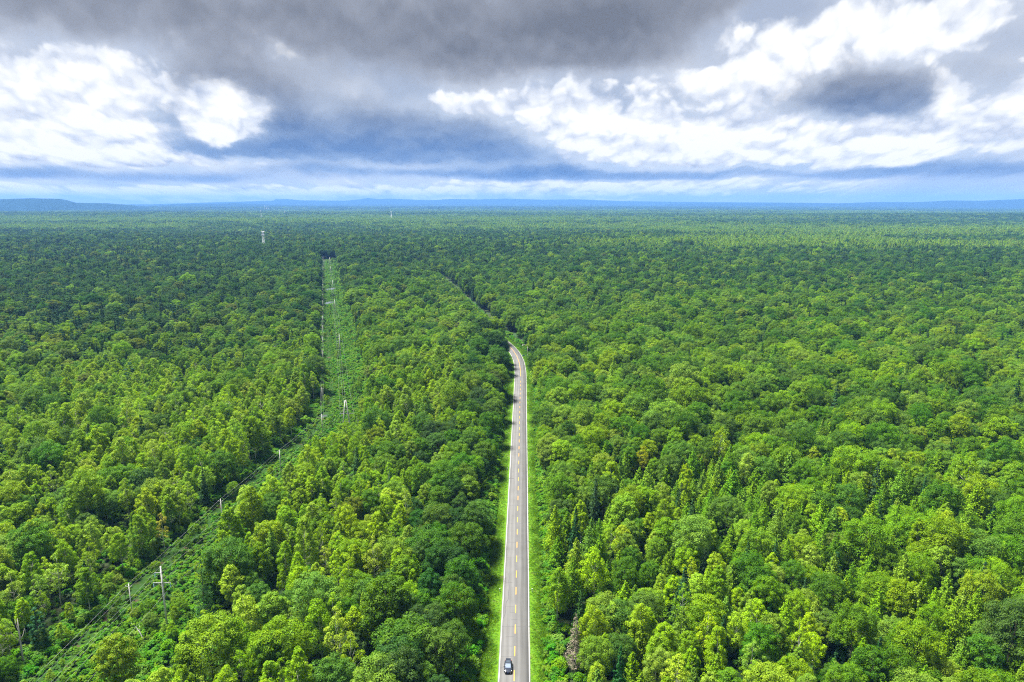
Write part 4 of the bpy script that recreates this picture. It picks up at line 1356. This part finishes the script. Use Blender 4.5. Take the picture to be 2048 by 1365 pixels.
# ------------------------------------------------------------------ the car
def car(x, y, z, rz):
    o = empty('car', (x, y, z), rz)       # front of the car toward -y
    paint = simple('black car paint', (.012, .016, .026), .3, .0, .15, vary=.05, coat=1.0)
    glass = simple('dark car glass', (.03, .04, .05), .04, 0, .9, vary=.02)
    rub = simple('tyre rubber', (.02, .02, .02), .85, vary=.1); alloy = simple('alloy rim', (.55, .56, .58), .3, .9, vary=.05)
    chrome = simple('chrome strip', (.75, .76, .78), .12, 1.0, vary=.02); lamp = simple('clear lamp', (.85, .86, .84), .12, 0, .8, vary=.03)
    amber = simple('amber lamp', (.8, .35, .03), .3, vary=.05); red = simple('red lamp', (.5, .02, .02), .3, vary=.05)
    blk = simple('black plastic', (.02, .02, .022), .6, vary=.1); plate = simple('blue number plate', (.05, .13, .45), .4, vary=.03)

    def loft(secs, n=20, ex=4.0):
        """secs: (y, half width, z low, z high) superellipse sections, closed ends"""
        v = []; f = []
        for (yy, w, zl, zh) in secs:
            c, hh = (zl + zh) / 2, (zh - zl) / 2
            for k in range(n):
                a = 2 * math.pi * k / n; ca, sa = math.cos(a), math.sin(a)
                v.append((w * math.copysign(abs(ca) ** (2 / ex), ca), yy, c + hh * math.copysign(abs(sa) ** (2 / ex), sa)))
        m = len(secs)
        for i in range(m - 1):
            for k in range(n): f.append((i * n + k, i * n + (k + 1) % n, (i + 1) * n + (k + 1) % n, (i + 1) * n + k))
        f.append(tuple(range(n))); f.append(tuple((m - 1) * n + k for k in range(n - 1, -1, -1)))
        mb = MB(); mb.add(v, f); return mb
    body = loft([(-2.38, .70, .38, .74), (-2.30, .84, .30, .88), (-2.05, .92, .25, .98), (-1.5, .945, .24, 1.03), (-.95, .95, .24, 1.07), (0, .95, .24, 1.08), (1.2, .95, .24, 1.10), (1.9, .93, .26, 1.10), (2.22, .88, .32, 1.04), (2.34, .76, .42, .92)])
    body.build('body', paint, o, smooth_f=True)
    # cabin: pillars and roof shell
    cab = loft([(-1.06, .70, .98, 1.06), (-.55, .735, .98, 1.40), (-.12, .725, .98, 1.645), (.4, .715, .98, 1.70), (1.2, .70, .98, 1.675), (1.75, .68, .98, 1.60), (2.10, .66, .98, 1.22)], 24, 5.5)
    cab.build('cabin', paint, o, smooth_f=True)

    def pane(name, q, t=.02, mat=glass):
        q = [np.array(p, float) for p in q]; n = np.cross(q[1] - q[0], q[3] - q[0]); n /= np.linalg.norm(n)
        mb = MB(); mb.add([p + n * t for p in q] + [p - n * t for p in q], [(0, 1, 2, 3), (7, 6, 5, 4), (0, 4, 5, 1), (1, 5, 6, 2), (2, 6, 7, 3), (3, 7, 4, 0)])
        return mb.build(name, mat, o)
    painted_reflection = simple('coated windshield glass', (.16, .20, .27), .20, .07, .6, vary=.02)  # pale blue base colour imitates the sky reflected in the windshield
    pane('windshield', [(-.66, -1.08, 1.075), (.66, -1.08, 1.075), (.60, -.17, 1.655), (-.60, -.17, 1.655)], .02, painted_reflection)
    pane('rear_window', [(.60, 2.16, 1.16), (-.60, 2.16, 1.16), (-.56, 1.80, 1.60), (.56, 1.80, 1.60)])
    pane('sunroof', [(-.46, .12, 1.715), (.46, .12, 1.715), (.44, 1.15, 1.705), (-.44, 1.15, 1.705)], .012)
    for s in (-1, 1):
        g = [(s * .755, -.62, 1.12), (s * .755, .42, 1.12), (s * .735, .42, 1.58), (s * .735, -.12, 1.57)]
        pane('side_window', g if s > 0 else g[::-1], .012)
        g = [(s * .755, .50, 1.12), (s * .75, 1.55, 1.14), (s * .72, 1.45, 1.55), (s * .735, .50, 1.58)]
        pane('side_window', g if s > 0 else g[::-1], .012)
        q = MB(); q.tube([(s * .64, .0, 1.70), (s * .64, .1, 1.745), (s * .63, 1.45, 1.72), (s * .62, 1.6, 1.66)], .025, 6); q.build('roof_rail', chrome, o)
        q = MB(); q.box((s * 1.02, -.72, 1.10), (.22, .13, .16), .85); q.box((s * .90, -.70, 1.06), (.10, .06, .05)); q.build('wing_mirror', paint, o)
        q = MB(); q.add([(s * .42, -2.365, .74), (s * .84, -2.17, .80), (s * .86, -2.08, .92), (s * .42, -2.31, .86), (s * .42, -2.2, .74), (s * .80, -2.0, .80), (s * .82, -1.95, .92), (s * .42, -2.1, .86)],
                        [(0, 1, 2, 3), (7, 6, 5, 4), (0, 4, 5, 1), (1, 5, 6, 2), (2, 6, 7, 3), (3, 7, 4, 0)]); q.build('headlight', lamp, o)
        q = MB(); q.box((s * .62, -2.36, .46), (.22, .10, .10)); q.build('fog_light', lamp, o)
        q = MB(); q.box((s * .80, -2.20, .70), (.10, .06, .05)); q.build('indicator', amber, o)
        q = MB(); q.box((s * .70, 2.30, .86), (.30, .08, .14)); q.build('tail_light', red, o)
        for yy in (-1.45, 1.40):
            w = empty('wheel', (0, 0, 0)); w.parent = o; w.location = (s * .86, yy, .35)
            t = MB(); t.tube([(-.12, 0, 0), (-.10, 0, 0), (.10, 0, 0), (.12, 0, 0)], [.29, .35, .35, .29], 20); t.build('tyre', rub, w, smooth_f=False)
            t = MB(); t.tube([(s * .115, 0, 0), (s * .13, 0, 0)], [.22, .19], 12)
            for k in range(5):
                a = k * 2 * math.pi / 5; t.tube([(s * .135, 0, 0), (s * .135, math.cos(a) * .21, math.sin(a) * .21)], .025, 4)
            t.build('rim', alloy, w)
        q = MB(); q.box((s * .957, .28, .88), (.02, .16, .03)); q.build('door_handle', chrome, o)
        q = MB(); q.box((s * .93, 0, .30), (.08, 2.3, .10)); q.build('sill', blk, o)
    q = MB(); q.box((0, -2.36, .62), (.78, .06, .20)); q.build('grille', blk, o)
    q = MB(); q.box((0, -2.385, .755), (.84, .05, .045)); q.build('chrome_strip', chrome, o)
    q = MB(); q.box((0, -2.42, .52), (.46, .02, .14)); q.build('number_plate', plate, o)
    q = MB(); q.box((0, -2.36, .36), (1.3, .08, .10)); q.build('bumper_lip', blk, o)
    q = MB(); q.box((0, 1.98, 1.63), (1.2, .26, .04)); q.build('spoiler', paint, o)
    o.scale = (1.07, .94, .98)
    tag(o, 'black sport utility car driving toward the camera on the grey road', 'car')


ccx, ccy = ground_at(1016.3, 1338, RZ)
car(ccx, ccy, RZ + .035, -math.atan(.0175))

# ------------------------------------------------------------------ haze
hz = bpy.data.materials.new('blue summer haze'); hz.use_nodes = True
nt = hz.node_tree; nt.nodes.clear()
o_ = nt.nodes.new('ShaderNodeOutputMaterial'); pv = nt.nodes.new('ShaderNodeVolumePrincipled')
pv.inputs['Color'].default_value = (*HAZE_COLOR, 1); pv.inputs['Density'].default_value = HAZE_DENSITY
pv.inputs['Anisotropy'].default_value = 0.0
nt.links.new(pv.outputs[0], o_.inputs['Volume'])
q = MB(); S = 27000.0; z0, z1 = -75.0, 340.0
q.box((0, 0, (z0 + z1) / 2), (2 * S, 2 * S, z1 - z0)); h_ = q.build('haze', hz)
tag(h_, 'thin blue haze lying over the forest and hills', 'haze', None, 'stuff')
